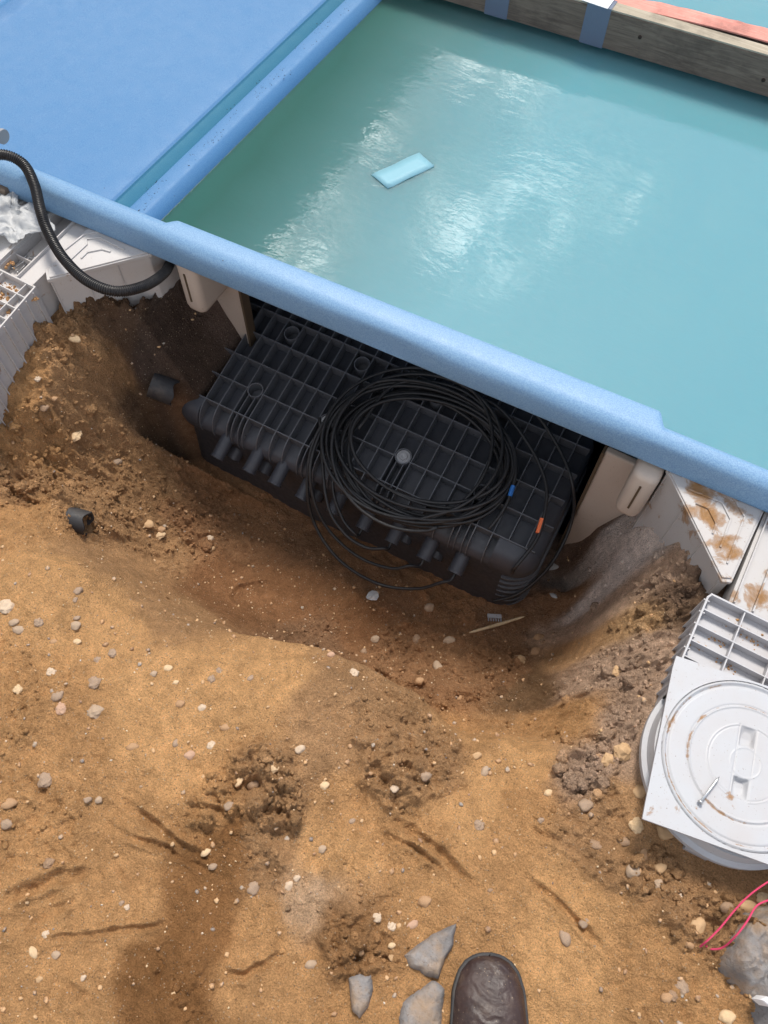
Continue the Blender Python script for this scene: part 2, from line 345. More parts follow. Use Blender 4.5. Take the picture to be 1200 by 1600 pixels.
def tps(x, y):
    s = W[-3]+W[-2]*x+W[-1]*y
    for (a, b), w in zip(pts[:, :2], W): 
        d2 = (x-a)**2+(y-b)**2; s = s+w*.5*d2*np.log(d2+1e-12)
    return s
FX0, FX1, FY0, FY1 = -1.42, .62, -.42, 1.06; ST = .0019
gx = np.arange(FX0, FX1, ST); gy = np.arange(FY0, FY1, ST)
cx = np.arange(FX0, FX1+.02, .01); cy = np.arange(FY0, FY1+.02, .01)
CX, CY = np.meshgrid(cx, cy); CZ = tps(CX, CY)
def lin(x, y, Z):
    u = np.clip((x-FX0)/.01, 0, len(cx)-1.001); v = np.clip((y-FY0)/.01, 0, len(cy)-1.001); i = u.astype(int); j = v.astype(int); fu = u-i; fv = v-j
    return (Z[j, i]*(1-fu)+Z[j, i+1]*fu)*(1-fv)+(Z[j+1, i]*(1-fu)+Z[j+1, i+1]*fu)*fv
CZ = np.clip(CZ, -.57, .06)
_m = np.exp(-(((CX+.22)/.30)**2)**2-(((CY-.44)/.17)**2)**2); _t = np.clip((-.035-CZ)/.37, 0, 1); _t2 = np.clip((_t-.10)/.45, 0, 1); _t2 = _t2*_t2*(3-2*_t2)
CZ = np.where((CZ < -.035) & (CZ > -.405), CZ*(1-_m)+(-.035-.37*_t2)*_m, CZ)
# soil colour sites: pixel, rough z, colour, roughness of relief (0..1)
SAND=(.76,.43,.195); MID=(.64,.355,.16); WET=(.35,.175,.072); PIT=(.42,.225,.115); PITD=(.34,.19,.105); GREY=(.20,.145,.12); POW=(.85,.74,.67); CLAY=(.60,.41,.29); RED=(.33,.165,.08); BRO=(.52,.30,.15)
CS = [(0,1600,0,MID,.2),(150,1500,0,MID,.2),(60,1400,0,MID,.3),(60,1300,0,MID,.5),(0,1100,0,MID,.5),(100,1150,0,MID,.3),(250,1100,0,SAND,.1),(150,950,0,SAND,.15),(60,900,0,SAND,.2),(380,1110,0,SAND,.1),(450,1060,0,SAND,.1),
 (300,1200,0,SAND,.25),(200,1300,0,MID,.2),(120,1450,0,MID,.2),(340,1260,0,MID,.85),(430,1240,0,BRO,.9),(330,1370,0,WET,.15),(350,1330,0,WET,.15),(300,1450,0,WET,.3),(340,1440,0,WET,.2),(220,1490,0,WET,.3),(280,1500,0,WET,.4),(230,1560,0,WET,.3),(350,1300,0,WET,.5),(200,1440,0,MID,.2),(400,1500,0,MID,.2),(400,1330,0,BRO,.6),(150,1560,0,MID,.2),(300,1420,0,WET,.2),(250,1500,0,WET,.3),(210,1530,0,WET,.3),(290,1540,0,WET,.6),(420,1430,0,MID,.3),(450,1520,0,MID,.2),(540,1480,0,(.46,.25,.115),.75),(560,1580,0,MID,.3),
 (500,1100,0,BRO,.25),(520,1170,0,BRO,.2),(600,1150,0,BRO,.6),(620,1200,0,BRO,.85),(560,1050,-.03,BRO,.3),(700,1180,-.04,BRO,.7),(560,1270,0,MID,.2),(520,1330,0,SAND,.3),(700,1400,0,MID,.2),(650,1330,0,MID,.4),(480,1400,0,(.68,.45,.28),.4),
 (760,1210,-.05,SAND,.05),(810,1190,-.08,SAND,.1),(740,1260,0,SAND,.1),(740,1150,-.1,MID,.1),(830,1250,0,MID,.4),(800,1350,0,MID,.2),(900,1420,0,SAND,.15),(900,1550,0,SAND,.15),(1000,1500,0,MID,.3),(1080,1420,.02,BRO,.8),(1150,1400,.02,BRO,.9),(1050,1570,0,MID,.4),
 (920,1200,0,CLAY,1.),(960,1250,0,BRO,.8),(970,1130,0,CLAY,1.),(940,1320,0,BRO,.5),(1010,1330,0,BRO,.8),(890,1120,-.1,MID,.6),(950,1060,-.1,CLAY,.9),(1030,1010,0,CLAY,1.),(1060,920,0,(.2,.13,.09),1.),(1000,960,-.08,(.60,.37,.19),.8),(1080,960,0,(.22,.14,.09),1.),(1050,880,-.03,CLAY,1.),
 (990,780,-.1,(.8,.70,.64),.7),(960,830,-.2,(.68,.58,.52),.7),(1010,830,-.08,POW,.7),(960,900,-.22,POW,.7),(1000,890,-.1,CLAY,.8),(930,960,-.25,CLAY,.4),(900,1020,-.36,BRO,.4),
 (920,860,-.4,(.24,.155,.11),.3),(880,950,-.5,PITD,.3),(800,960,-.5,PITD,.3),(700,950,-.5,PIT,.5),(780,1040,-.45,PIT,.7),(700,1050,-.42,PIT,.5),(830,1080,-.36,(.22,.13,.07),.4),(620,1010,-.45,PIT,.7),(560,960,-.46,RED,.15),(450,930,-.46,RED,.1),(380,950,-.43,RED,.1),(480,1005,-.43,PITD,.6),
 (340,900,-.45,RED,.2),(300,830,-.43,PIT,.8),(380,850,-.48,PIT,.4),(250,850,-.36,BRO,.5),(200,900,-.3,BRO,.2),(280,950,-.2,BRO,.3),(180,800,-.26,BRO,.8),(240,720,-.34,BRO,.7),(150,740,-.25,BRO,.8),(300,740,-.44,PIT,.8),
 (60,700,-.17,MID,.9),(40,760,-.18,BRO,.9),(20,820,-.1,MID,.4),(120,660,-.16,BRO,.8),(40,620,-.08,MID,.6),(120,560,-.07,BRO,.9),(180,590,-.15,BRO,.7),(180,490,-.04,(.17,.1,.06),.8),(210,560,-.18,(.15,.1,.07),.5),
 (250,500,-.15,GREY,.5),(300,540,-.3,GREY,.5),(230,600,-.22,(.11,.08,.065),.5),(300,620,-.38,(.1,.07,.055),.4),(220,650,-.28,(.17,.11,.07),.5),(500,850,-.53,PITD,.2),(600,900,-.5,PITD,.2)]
sp_ = np.array([at(*c[:3])[:2] for c in CS]); scol = np.array([(*c[3], c[4]) for c in CS])
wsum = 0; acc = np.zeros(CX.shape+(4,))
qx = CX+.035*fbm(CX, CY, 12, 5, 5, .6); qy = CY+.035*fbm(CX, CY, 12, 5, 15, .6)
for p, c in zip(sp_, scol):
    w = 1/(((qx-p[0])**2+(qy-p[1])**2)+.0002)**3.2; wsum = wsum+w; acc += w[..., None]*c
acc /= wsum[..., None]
def axis(a, lo, hi):
    ext = np.array([.02, .05, .1, .2, .4, .8, 1.6, 3.2, 6.4, 13, 26, 60, 120]); return np.r_[lo-ext[::-1], a, a[-1]+ext]
ax_ = axis(gx, FX0, FX1); ay_ = axis(gy, FY0, FY1)
# strokes: smooth furrows pressed into the sand (pixel polylines, width m, depth m)
STR = [([(170,1235),(215,1270),(250,1300),(300,1330),(340,1345)],.009,.006),([(165,1290),(230,1320),(285,1335),(330,1365)],.008,.005),([(0,1410),(40,1390),(90,1370),(150,1365)],.012,.008),
 ([(40,1440),(90,1420),(150,1385)],.008,.004),([(10,1480),(60,1440),(130,1400)],.007,.004),([(50,1470),(150,1460),(240,1445),(260,1440)],.006,.005),([(60,1520),(110,1545),(150,1575)],.01,.006),([(165,1330),(190,1370),(215,1400)],.006,.004),
 ([(340,1520),(380,1525),(420,1505),(440,1490)],.008,.006),([(600,1270),(660,1310),(700,1345),(745,1390)],.010,.008),([(590,1300),(640,1320),(690,1355),(735,1395)],.006,.005),([(820,1370),(860,1400),(900,1440),(950,1490)],.008,.006),
 ([(820,1295),(860,1310),(900,1330),(960,1380)],.010,.005),([(480,1400),(450,1440),(430,1460)],.012,.004),([(100,990),(105,1050),(98,1090)],.004,.003),([(235,930),(265,960),(275,985)],.008,.012),
 ([(0,1230),(40,1225),(80,1250)],.012,.006),([(300,1266),(345,1268),(360,1290)],.007,.009),([(350,1240),(400,1225),(460,1245),(470,1290)],.010,.004),([(520,1215),(560,1200),(620,1235),(640,1290)],.02,.005),([(380,945),(360,925),(370,900),(420,890)],.008,.005),
 ([(540,1500),(560,1495),(600,1500),(590,1515)],.012,.005),([(885,1175),(890,1200),(880,1235)],.008,.008),([(150,1530),(175,1500),(180,1470)],.008,.005),([(240,1480),(250,1510),(246,1560)],.005,.006)]
STR += [([(388,1266),(393,1280),(399,1292)],.0045,.0055),([(402,1284),(411,1268),(427,1274)],.0045,.0055),([(430,1288),(440,1262)],.005,.007),([(447,1290),(458,1266)],.0045,.006),([(462,1296),(473,1276)],.0045,.006),([(296,1262),(328,1263),(352,1274)],.006,.006)]
for i in range(10): STR.append(([(226+i*9, 1322+i*3.2), (236+i*9, 1310+i*3.2)], .002, .003))
for i in range(9): STR.append(([(585+i*11, 1300+i*8), (600+i*11, 1290+i*8)], .002, .003))
CARVE = []
for pl_, w_, d_ in STR:
    q = np.array([at(*p, 0 if p[1] > 985 else -.4)[:2] for p in pl_])
    CARVE.append((q, w_*.72, (d_ if len(pl_) > 3 else d_*.5) if w_ != .002 else .0012))
def worley(x, y, cell, seed):
    X_, Y_ = x/cell, y/cell; xi = np.floor(X_).astype(np.int64); yi = np.floor(Y_).astype(np.int64); best = np.full(x.shape, 9.); bh = np.zeros(x.shape)
    for dx in (-1, 0, 1):
        for dy in (-1, 0, 1):
            a = xi+dx; b = yi+dy; n = (a*73856093 ^ b*19349663 ^ seed*83492791) & 0xffffffff; n = ((n ^ (n >> 13))*1274126177) & 0xffffffff
            fx = ((n >> 4) & 0xff)/255.; fy = ((n >> 12) & 0xff)/255.; hh_ = ((n >> 20) & 0xff)/255.
            d = np.hypot(X_-a-fx, Y_-b-fy)/(.35+.65*hh_); m = d < best; best = np.where(m, d, best); bh = np.where(m, hh_, bh)
    return np.sqrt(np.clip(1-best**2, 0, 1))*bh
def height(x, y, full=True):
    z = lin(x, y, CZ); rg = lin(x, y, acc[..., 3])
    z = z+.012*fbm(x, y, 9, 4, 1)*(.5+rg)+.006*(.5-np.abs(fbm(x, y, 13, 3, 101))*2.2)
    n = fbm(x, y, 42, 5, 3, .6); z = z+.0100*n*(.26+1.7*rg)
    rd = 1-np.abs(fbm(x, y, 26, 4, 8, .6))*3.2; z = z+.007*np.clip(rd, -1, 1)*rg**1.3
    cl_ = np.maximum(fbm(x, y, 75, 3, 21, .6), .0)**.8; z = z+.012*cl_*rg**1.5
    z = z+.0016*fbm(x, y, 170, 3, 31, .6)*(.35+rg)
    wx = x+.004*fbm(x, y, 60, 2, 61); wy = y+.004*fbm(x, y, 60, 2, 71)
    rr_ = np.clip(rg-.18, 0, 1); cm = np.clip(fbm(x, y, 18, 3, 77)*2+.55, 0, 1)
    rr_ = rr_*1.25+.03
    z = z+.034*worley(wx+.01*fbm(x, y, 20, 2, 3), wy, .060, 9)*np.clip(rg-.35, 0, 1)**1.3*cm*1.5+.0240*worley(wx, wy, .030, 3)*rr_**1.6*cm+.0125*worley(wx, wy, .015, 4)*rr_**1.1*cm+.0065*worley(wx, wy, .0085, 5)*(rr_*.9+.07)+.0022*fbm(x, y, 300, 2, 91)*(.25+rg)
    z = z+.0055*fbm(x, y, 90, 4, 19, .75)*(.12+1.2*rg)
    for a, b, w_, d_ in []:
        ab = b-a; t = np.clip(((x-a[0])*ab[0]+(y-a[1])*ab[1])/ab.dot(ab), 0, 1); s = np.sqrt((x-a[0]-t*ab[0])**2+(y-a[1]-t*ab[1])**2)/w_
        m = s < 3
        if not np.any(m): continue
        z = z + np.where(m, -d_*np.exp(-s*s)+d_*.45*np.exp(-(s-1.6)**2*3), 0)
    for q, w_, d_ in CARVE:
        lo = q.min(0)-w_*3.2; hi = q.max(0)+w_*3.2; m = (x > lo[0]) & (x < hi[0]) & (y > lo[1]) & (y < hi[1])
        if not m.any(): continue
        xs_, ys_ = x[m], y[m]; s = np.full(xs_.shape, 9.)
        T_ = np.zeros(xs_.shape); nq = len(q)-1
        xw = xs_+.004*fbm(xs_, ys_, 40, 2, 5); yw = ys_+.004*fbm(xs_, ys_, 40, 2, 6)
        for i_, (a, b) in enumerate(zip(q[:-1], q[1:])):
            ab = b-a; t = np.clip(((xw-a[0])*ab[0]+(yw-a[1])*ab[1])/ab.dot(ab), 0, 1); sd_ = np.sqrt((xw-a[0]-t*ab[0])**2+(yw-a[1]-t*ab[1])**2)/w_
            T_ = np.where(sd_ < s, (i_+t)/nq, T_); s = np.minimum(s, sd_)
        k_ = (1.7+1.0*fbm(xs_, ys_, 30, 2, 99))*(np.sin(np.pi*np.clip(T_, .03, .97))**.7 if nq > 1 else .8)
        z[m] += (-d_*np.exp(-s*s)+d_*.55*np.exp(-(s-1.6)**2*3))*k_
    return z
GX, GY = np.meshgrid(ax_, ay_); ix = np.clip(GX, FX0, gx[-1]); iy = np.clip(GY, FY0, gy[-1])
FXX, FYY = np.meshgrid(gx, gy)
Zf = np.zeros_like(GX)
nb = 13; Zfine = height(FXX, FYY)
Zfine = np.where((FXX > .225) & (FYY > .30), np.minimum(Zfine, .022), Zfine); Zfine = np.where((FXX < -1.195) & (FYY > .50), np.minimum(Zfine, -.02), Zfine)
_dx = np.maximum(np.maximum((-1.022-FXX)*4.5, FXX+.035), 0); _dy = np.maximum(.742-FYY+.02*(FXX+.5), 0); _db = np.hypot(_dx, _dy)
Zfine = np.minimum(Zfine, -.515+_db*3.0+.012*fbm(FXX, FYY, 40, 3, 55))
_e = np.maximum(np.maximum(-1.14-FXX, FXX+1.045), 0)+np.maximum(.80-FYY, 0)
Zfine = np.where((_e < .1) & (FYY > .7), np.maximum(Zfine, -.045-_e*2.2+.006*fbm(FXX, FYY, 60, 3, 66)), Zfine)
Zfine = np.where((FXX > .12) & (FYY > .95-.95*(FXX-.09)) & (FYY > .75), np.minimum(Zfine, .02), Zfine)
Zf[nb:nb+len(gy), nb:nb+len(gx)] = Zfine
e = np.maximum(np.abs(GX-ix), np.abs(GY-iy)); inside = e < 1e-9
jj = np.clip(np.arange(GX.shape[0])-nb, 0, len(gy)-1); ii = np.clip(np.arange(GX.shape[1])-nb, 0, len(gx)-1)
Zedge = Zfine[np.ix_(jj, ii)]
Zf = np.where(inside, Zf, Zedge*np.exp(-e/.5)+.004*fbm(GX, GY, 3, 3, 2)*np.minimum(e, 1))
POOLX0, POOLX1, POOLY1 = -3.3, 3.1, 5.2
under = (GY > 1.045) & (GY < POOLY1+.25) & (GX > POOLX0-.25) & (GX < POOLX1+.25)
Zf = np.where(under, -1.75, Zf)
colr = lin(ix, iy, acc[..., 0]), lin(ix, iy, acc[..., 1]), lin(ix, iy, acc[..., 2])
ny, nx = GX.shape
co = np.stack([GX, GY, Zf], -1).reshape(-1, 3)
a = (np.arange(ny-1)[:, None]*nx+np.arange(nx-1)[None]).ravel()
quads = np.stack([a, a+1, a+nx+1, a+nx], 1)
def grid_mesh(name, co, quads, material):
    me = bpy.data.meshes.new(name); me.vertices.add(len(co)); me.vertices.foreach_set('co', co.astype(np.float32).ravel())
    me.loops.add(quads.size); me.loops.foreach_set('vertex_index', quads.astype(np.int32).ravel())
    me.polygons.add(len(quads)); me.polygons.foreach_set('loop_start', np.arange(0, quads.size, 4, dtype=np.int32)); me.polygons.foreach_set('loop_total', np.full(len(quads), 4, np.int32))
    me.update(calc_edges=True); me.materials.append(material); me.shade_smooth(); return me
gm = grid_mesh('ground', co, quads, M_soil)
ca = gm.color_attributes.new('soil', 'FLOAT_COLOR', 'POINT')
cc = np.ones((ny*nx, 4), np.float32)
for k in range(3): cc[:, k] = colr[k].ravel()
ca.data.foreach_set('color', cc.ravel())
go = bpy.data.objects.new('sand_ground', gm); sc.collection.objects.link(go); tag(go, 'orange brown sandy ground dug away into a pit beside the pool', kind='structure')
def hz(x, y):
    u = (x-FX0)/ST; v = (y-FY0)/ST; i = int(min(max(u, 0), len(gx)-2)); j = int(min(max(v, 0), len(gy)-2)); return float(Zfine[j, i])
def ground(px, py):
    z = 0.0
    r = M @ np.array([px-600, py-800, F])
    t0 = .9
    for k in range(500):
        t = (.9+k*.003)/abs(r[2])*1.0; p = C0+r*t
        if p[2] < hz(p[0], p[1]): break
    return Vector((p[0], p[1], hz(p[0], p[1])))
def pxm(p):   # pixels per metre at a point
    c = M.T @ (np.array(p)-C0); return F/c[2]

# ------------------------------------------------------------------ pool
def lipo(x): return .867+(x+1.35)*.0425
def lipi(x):
    wide = .942+.053*(x+1); nar = .920+.04*(x+1.1)
    def st(t): t = min(max(t, 0), 1); return t*t*(3-2*t)
    k = st((x+1.022)/.026)*(1-st((x-.024)/.026))
    return nar*(1-k)+wide*k
pool = thing('swimming_pool', 'blue fibreglass pool with a raised rim and dry bench, above the pit', 'pool', (0, 1.0, 0))
xs = np.unique(np.r_[np.arange(POOLX0, -1.1, .05), np.arange(-1.1, -.95, .002), np.arange(-.95, 0, .03), np.arange(0, .07, .002), np.arange(.07, POOLX1, .05), POOLX1])
rings = []
for x in xs:
    o, i = lipo(x), lipi(x); w = .0015*math.sin(x*9)+.001*math.sin(x*23)
    prof = [(o+.012, .090), (o-.001, .091), (o-.004, .095), (o-.005+w, .101), (o-.004+w, .134), (o-.0025+w, .1425), (o+.001, .149), (o+.006, .154), (o+.012, .1575), (o+.019, .1595), (o+.026, .1602), ((o+i)/2+.004, .1600), (i-.014, .1592), (i-.006, .157), (i-.001, .151), (i+.003, .142), (i+.10, .0), (i+.25, -.30), (i+.28, -.30), (i+.125, -.01), (i+.02, .092)]
    rings.append([Vector((x, a_, b_)) for a_, b_ in prof])
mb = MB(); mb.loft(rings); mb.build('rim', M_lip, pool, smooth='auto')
mb = MB()   # bench: cross-section across x, extruded along y
prof = [(POOLX0, -.07), (-2.19, -.075), (-2.165, -.085), (-2.15, -.085), (-2.125, -.072), (-2.105, -.085), (-2.09, -.09), (-1.45, -.1165), (-1.412, -.118), (-1.406, -.1195), (-1.400, -.1275), (-1.396, -.1285), (-1.362, -.1285), (-1.358, -.1275), (-1.354, -.1225), (-1.350, -.1215), (-1.315, -.1225), (-1.306, -.1245), (-1.285, -.151), (-1.275, -.18), (-1.15, -1.2), (-1.6, -1.2), (-1.6, -.4), (POOLX0, -.4)]
rings = [[Vector((x+.024*(y-1.15), y, z)) for x, z in prof] for y in np.linspace(1.075, POOLY1, 30)]
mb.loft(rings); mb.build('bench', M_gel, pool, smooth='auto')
mb = MB(); mb.box(POOLX1-.12, POOLX1+.1, 1.1, POOLY1, -1.6, .155); mb.box(POOLX0-.1, POOLX1+.1, POOLY1, POOLY1+.2, -1.6, .155); mb.box(POOLX0-.1, POOLX0+.08, .95, POOLY1-.003, -1.6, .156)
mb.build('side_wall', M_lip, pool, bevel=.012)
mb = MB(); mb.box(POOLX0, POOLX1, 1.2, POOLY1, -1.62, -1.58); mb.build('pool_floor', M_gel, pool)
mb = MB(); mb.add([(-1.31, 1.09, -.152), (-1.03, 1.103, -.152), (-.99, 1.13, -.152), (.03, 1.185, -.152), (.06, 1.152, -.152), (POOLX1, 1.275, -.152), (POOLX1, POOLY1, -.152), (-1.21, POOLY1, -.152)]+[(x_, y_+.8*(y_ < 2), -1.5) for x_, y_ in ((-1.31, 1.09), (-1.03, 1.103), (-.99, 1.13), (.03, 1.185), (.06, 1.152), (POOLX1, 1.275), (POOLX1, POOLY1), (-1.21, POOLY1))], [tuple(range(8)), tuple(range(8, 16))[::-1]]+[(i, (i+1) % 8, 8+(i+1) % 8, 8+i) for i in range(8)])
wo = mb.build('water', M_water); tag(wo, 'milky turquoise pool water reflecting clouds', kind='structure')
mb = MB(); mb.add([(-1.409, 1.09, -.1238), (-1.351, 1.09, -.1238), (-1.254, POOLY1, -.1238), (-1.312, POOLY1, -.1238)], [(0, 1, 2, 3)])
o = mb.build('shallow_water', M_thin); tag(o, 'thin strip of water lying in the groove of the blue bench', kind='structure')
# dark dirt grains stranded on the ridge
mb = MB()
for k in range(520):
    y = random.uniform(1.12, 2.3); x = random.gauss(-1.334, .010)+.024*(y-1.15)+.008*math.sin(y*40)
    if math.sin(y*23)+math.sin(y*57+1) < random.uniform(-1.2, 1.2): continue
    r = random.uniform(.0008, .0020); z = -.1225
    q = [Vector((x+r*math.cos(t)*random.uniform(.6, 1.4), y+r*math.sin(t)*random.uniform(.6, 1.6), z)) for t in (0, 1.2, 2.5, 3.8, 5.1)]
    mb.add(q+[Vector((x, y, z+r))], [(i, (i+1) % 5, 5) for i in range(5)])
o = mb.build('dirt_specks', mat('dark_dirt', (.03, .04, .05), .9)); tag(o, 'dark dirt specks stranded along the bench ridge', kind='stuff')
# small scuffs chipped on the rim
# floating tape
q = [A(580, 275, -.150), A(640, 240, -.149), A(662, 239, -.149), A(678, 258, -.149), A(603, 293, -.150)]
mb = MB(); nseg = 8
q0, q1, q2, q3 = A(580, 272, -.149), A(655, 237, -.149), A(679, 259, -.149), A(606, 294, -.149)
rows = [[(q0.lerp(q1, s/nseg)).lerp(q3.lerp(q2, s/nseg), t/3)+Vector((0, 0, -.0022+.0010*math.sin(s*1.3+t))) for t in range(4)] for s in range(nseg+1)]
vs = [v for r in rows for v in r]; mb.add(vs, [(s*4+t, s*4+t+1, s*4+t+5, s*4+t+4) for s in range(nseg) for t in range(3)])
o = mb.build('floating_tape', M_float, smooth=True); s_ = o.modifiers.new('s', 'SOLIDIFY'); s_.thickness = .001
tag(o, 'pale blue strip of tape floating on the turquoise water', 'tape')

# beam across the pool
def by(x): return 2.30+(x+1.07)*.07
BT = -.022
beam = thing('timber_beam', 'weathered grey brown timber joist laid on edge across the pool with tape round it', 'beam', (0, 2.35, -.12))
def beam_box(mb, x0, x1, d0, d1, z0, z1, n=1):
    rings = [[Vector((x, by(x)+d0, z0)), Vector((x, by(x)+d1, z0)), Vector((x, by(x)+d1, z1)), Vector((x, by(x)+d0, z1))] for x in np.linspace(x0, x1, n+1)]
    mb.loft(rings)
mb = MB(); beam_box(mb, -1.48, 3.3, 0, .042, -.128, BT, 30); mb.build('plank', M_wood, beam, bevel=.003)
mb = MB(); beam_box(mb, -1.48, 3.3, .002, .040, BT+.0005, BT+.005, 30); mb.build('plank_top', M_woodtop, beam)
for x, w in ((-.945, .072), (-.645, .070)):
    mb = MB(); beam_box(mb, x, x+w, -.0015, .0435, -.1295, BT+.007); mb.build('tape_wrap', M_tape, beam)
for px, py in ((1000, 58), (1193, 125)):
    p = A(px, py, -.08); y_ = by(p.x)
    r = M @ np.array([px-600, py-800, F]); t = y_/r[1]; p = Vector(C0+t*r)
    mb = MB(); mb.lathe([(.0002, .0025), (.005, .0022), (.0055, 0)], Matrix.Translation((p.x, y_-.0005, p.z)) @ Matrix.Rotation(math.pi/2, 4, 'X'), 12); mb.build('knot', M_knot, beam, smooth=True)
mb = MB(); mb.box(-.665, -.585, by(-.62)-.004, by(-.62)+.055, BT+.008, BT+.0095); mb.build('paper_tape', M_papr, beam)
# pink webbing board behind the beam
mb = MB(); rings = []
for k in range(161):
    x = -.66+k*.024; y0 = by(x)+.052+.010*math.sin(x*3.0+.4); w = (.066+.012*math.sin(x*5))*min(1, .35+k*.08); z = -.018-.006*math.sin(x*7)
    f_ = .002*random.uniform(-1, 1)
    rings.append([Vector((x, y0, z)), Vector((x, y0+w*.5, z+.006)), Vector((x, y0+w+f_, z)), Vector((x, y0+w+f_, z-.004)), Vector((x, y0+w*.5, z+.001)), Vector((x, y0, z-.004))])
mb.loft(rings); o = mb.build('webbing_strip', M_pink, smooth='auto'); tag(o, 'faded pink woven strip with frayed edge lying behind the timber joist', 'strap')
mb = MB(); beam_box(mb, -1.48, 3.3, .060, .11, -.125, -.03, 30); o = mb.build('support_plank', M_wood); tag(o, 'dark timber plank under the faded pink strip behind the joist', 'plank')

# ------------------------------------------------------------------ cream wall panels under the rim
def wallpanel(x0, x1, label):
    t = thing('wall_panel', label, 'wall panel', (x0, 1.0, -.3), 'cream panels standing under the pool rim')
    mb = MB(); mb.box(x0, x1, .995, 1.012, -.62, -.035); mb.build('panel', M_cream, t, bevel=.004)
    e0 = x0 if abs(x0+.4) < abs(x1+.4) else x1
    mb = MB(); s = -1 if e0 == x0 else 1; mb.box(min(e0, e0+s*.006), max(e0, e0+s*.006), .99, 1.016, -.62, -.036); mb.build('edge_strip', M_edge, t)
    return t
wallpanel(-1.5, -.925, 'cream wall panel under the rim left of the black box')
wallpanel(-.03, .9, 'cream wall panel under the rim right of the black box')
def buttress(px0, px1, label):
    p = A(*px0, .085); q = A(*px1, .085); x0, x1 = min(p.x, q.x), max(p.x, q.x); y0 = min(p.y, q.y)
    t = thing('buttress_block', label, 'block', ((x0+x1)/2, y0, -.1), 'rounded cream blocks beside the box recess')
    def rr(ins):
        r = .018; c = [(x1-r-ins, .99), (x1-r-ins, y0+r+ins), (x0+r+ins, y0+r+ins), (x0+r+ins, .99)]; o_ = [(x1-ins, .994), ]
        for cx_, cy_, a0 in ((x1-r, y0+r, 0), (x0+r, y0+r, -90)):
            for k in range(6):
                an = math.radians(a0-18*k); o_.append((cx_+(r-ins)*math.cos(an), cy_+(r-ins)*math.sin(an)))
        o_.append((x0+ins, .994)); return o_
    rings = [[Vector((a_, b_, z)) for a_, b_ in rr(i_)] for z, i_ in ((-.07, .012), (-.062, .003), (-.05, 0), (.07, 0), (.078, .003), (.082, .01))]
    mb = MB(); mb.loft(rings); mb.build('block', M_cream, t, smooth='auto')
    mb = MB(); mb.box((x0+x1)/2-.002, (x0+x1)/2+.002, y0-.002, y0+.012, -.03, .055); mb.build('slot', M_edge, t)
buttress((268, 403), (300, 420), 'rounded cream block right of the left trapezoid lid')
buttress((988, 738), (1035, 745), 'rounded cream block left of the muddy trapezoid lid')

# ------------------------------------------------------------------ white plastic wall blocks
T = .09
def ridge(mb, pxs, z=T+.0015, w=.0018, h=.003):
    q = [A(*p, z) for p in pxs]
    for a_, b_ in zip(q[:-1], q[1:]):
        d = (b_-a_).normalized(); n = Vector((-d.y, d.x, 0))*w; e_ = d*w*.6
        poly = [(a_-e_+n), (b_+e_+n), (b_+e_-n), (a_-e_-n)]; mb.prism([(p.x, p.y) for p in poly], z-.003, z+h)
def inset(poly, d):
    c = np.mean(np.array(poly), 0); return [tuple(np.array(p)+(c-np.array(p))/np.linalg.norm(c-np.array(p))*d) for p in poly]
def trapblock(poly, side, ridges, matl, label):
    t = thing('trapezoid_block', label, 'plastic block', (poly[0][0], poly[0][1], 0), 'white trapezoid lids butted against the pool rim')
    mb = MB(); mb.prism(inset(poly, .004), -.26, T-.006); mb.build('body', matl, t, bevel=.0015)
    mb = MB(); mb.prism(poly, T-.0115, T-.002); mb.build('lid', matl, t, bevel=.0015)
    mb = MB(); mb.prism(inset(poly, .007), T-.0025, T+.0012); mb.build('lid_panel', matl, t, bevel=.001)
    for r_ in ridges:
        mb = MB(); ridge(mb, r_); mb.build('ridge', matl, t, bevel=.0008)
    a_, b_ = np.array(side[0]), np.array(side[1]); d = (b_-a_)/np.linalg.norm(b_-a_); n = np.array((d[1], -d[0]))
    if n.dot(np.mean(np.array(poly), 0)-a_) > 0: n = -n
    for f_ in (.03, .34, .66, .97):
        p = a_+(b_-a_)*f_; q = [p-d*.001-n*.008, p+d*.001-n*.008, p+d*.001+n*.001, p-d*.001+n*.001]
        mb = MB(); mb.prism([tuple(v) for v in q], -.25, T-.012); mb.build('rib', matl, t)
    return t
c8 = lambda x, y: (x/5.4545, 280+y/5.4545); c4 = lambda x, y: (880+x/3.75, 660+y/3.75)
trapblock([(-1.207, .735), (-1.187, .716), (-1.046, .882), (-1.046, .955), (-1.207, .955)], [(-1.187, .716), (-1.046, .882)],
 [[c8(560, 600), c8(720, 475), c8(850, 450), c8(1160, 570)], [c8(600, 690), c8(740, 560), c8(735, 515), c8(850, 500), c8(1055, 600)], [c8(695, 675), c8(745, 625), c8(870, 600), c8(940, 620)]],
 M_whiteL, 'clean white trapezoid lid block with nested ridges under the black hose')
trapblock([(.085, .93), (.247, .768), (.262, .775), (.268, .965), (.085, .965)], [(.085, .93), (.247, .768)],
 [[c4(700, 320), c4(1000, 445), c4(1062, 555), c4(960, 825)], [c4(735, 395), c4(930, 470), c4(980, 570), c4(920, 730)], [c4(780, 475), c4(850, 505), c4(895, 595), c4(875, 650)]],
 M_whiteR, 'muddy white trapezoid lid block with nested ridges on the right of the pit')
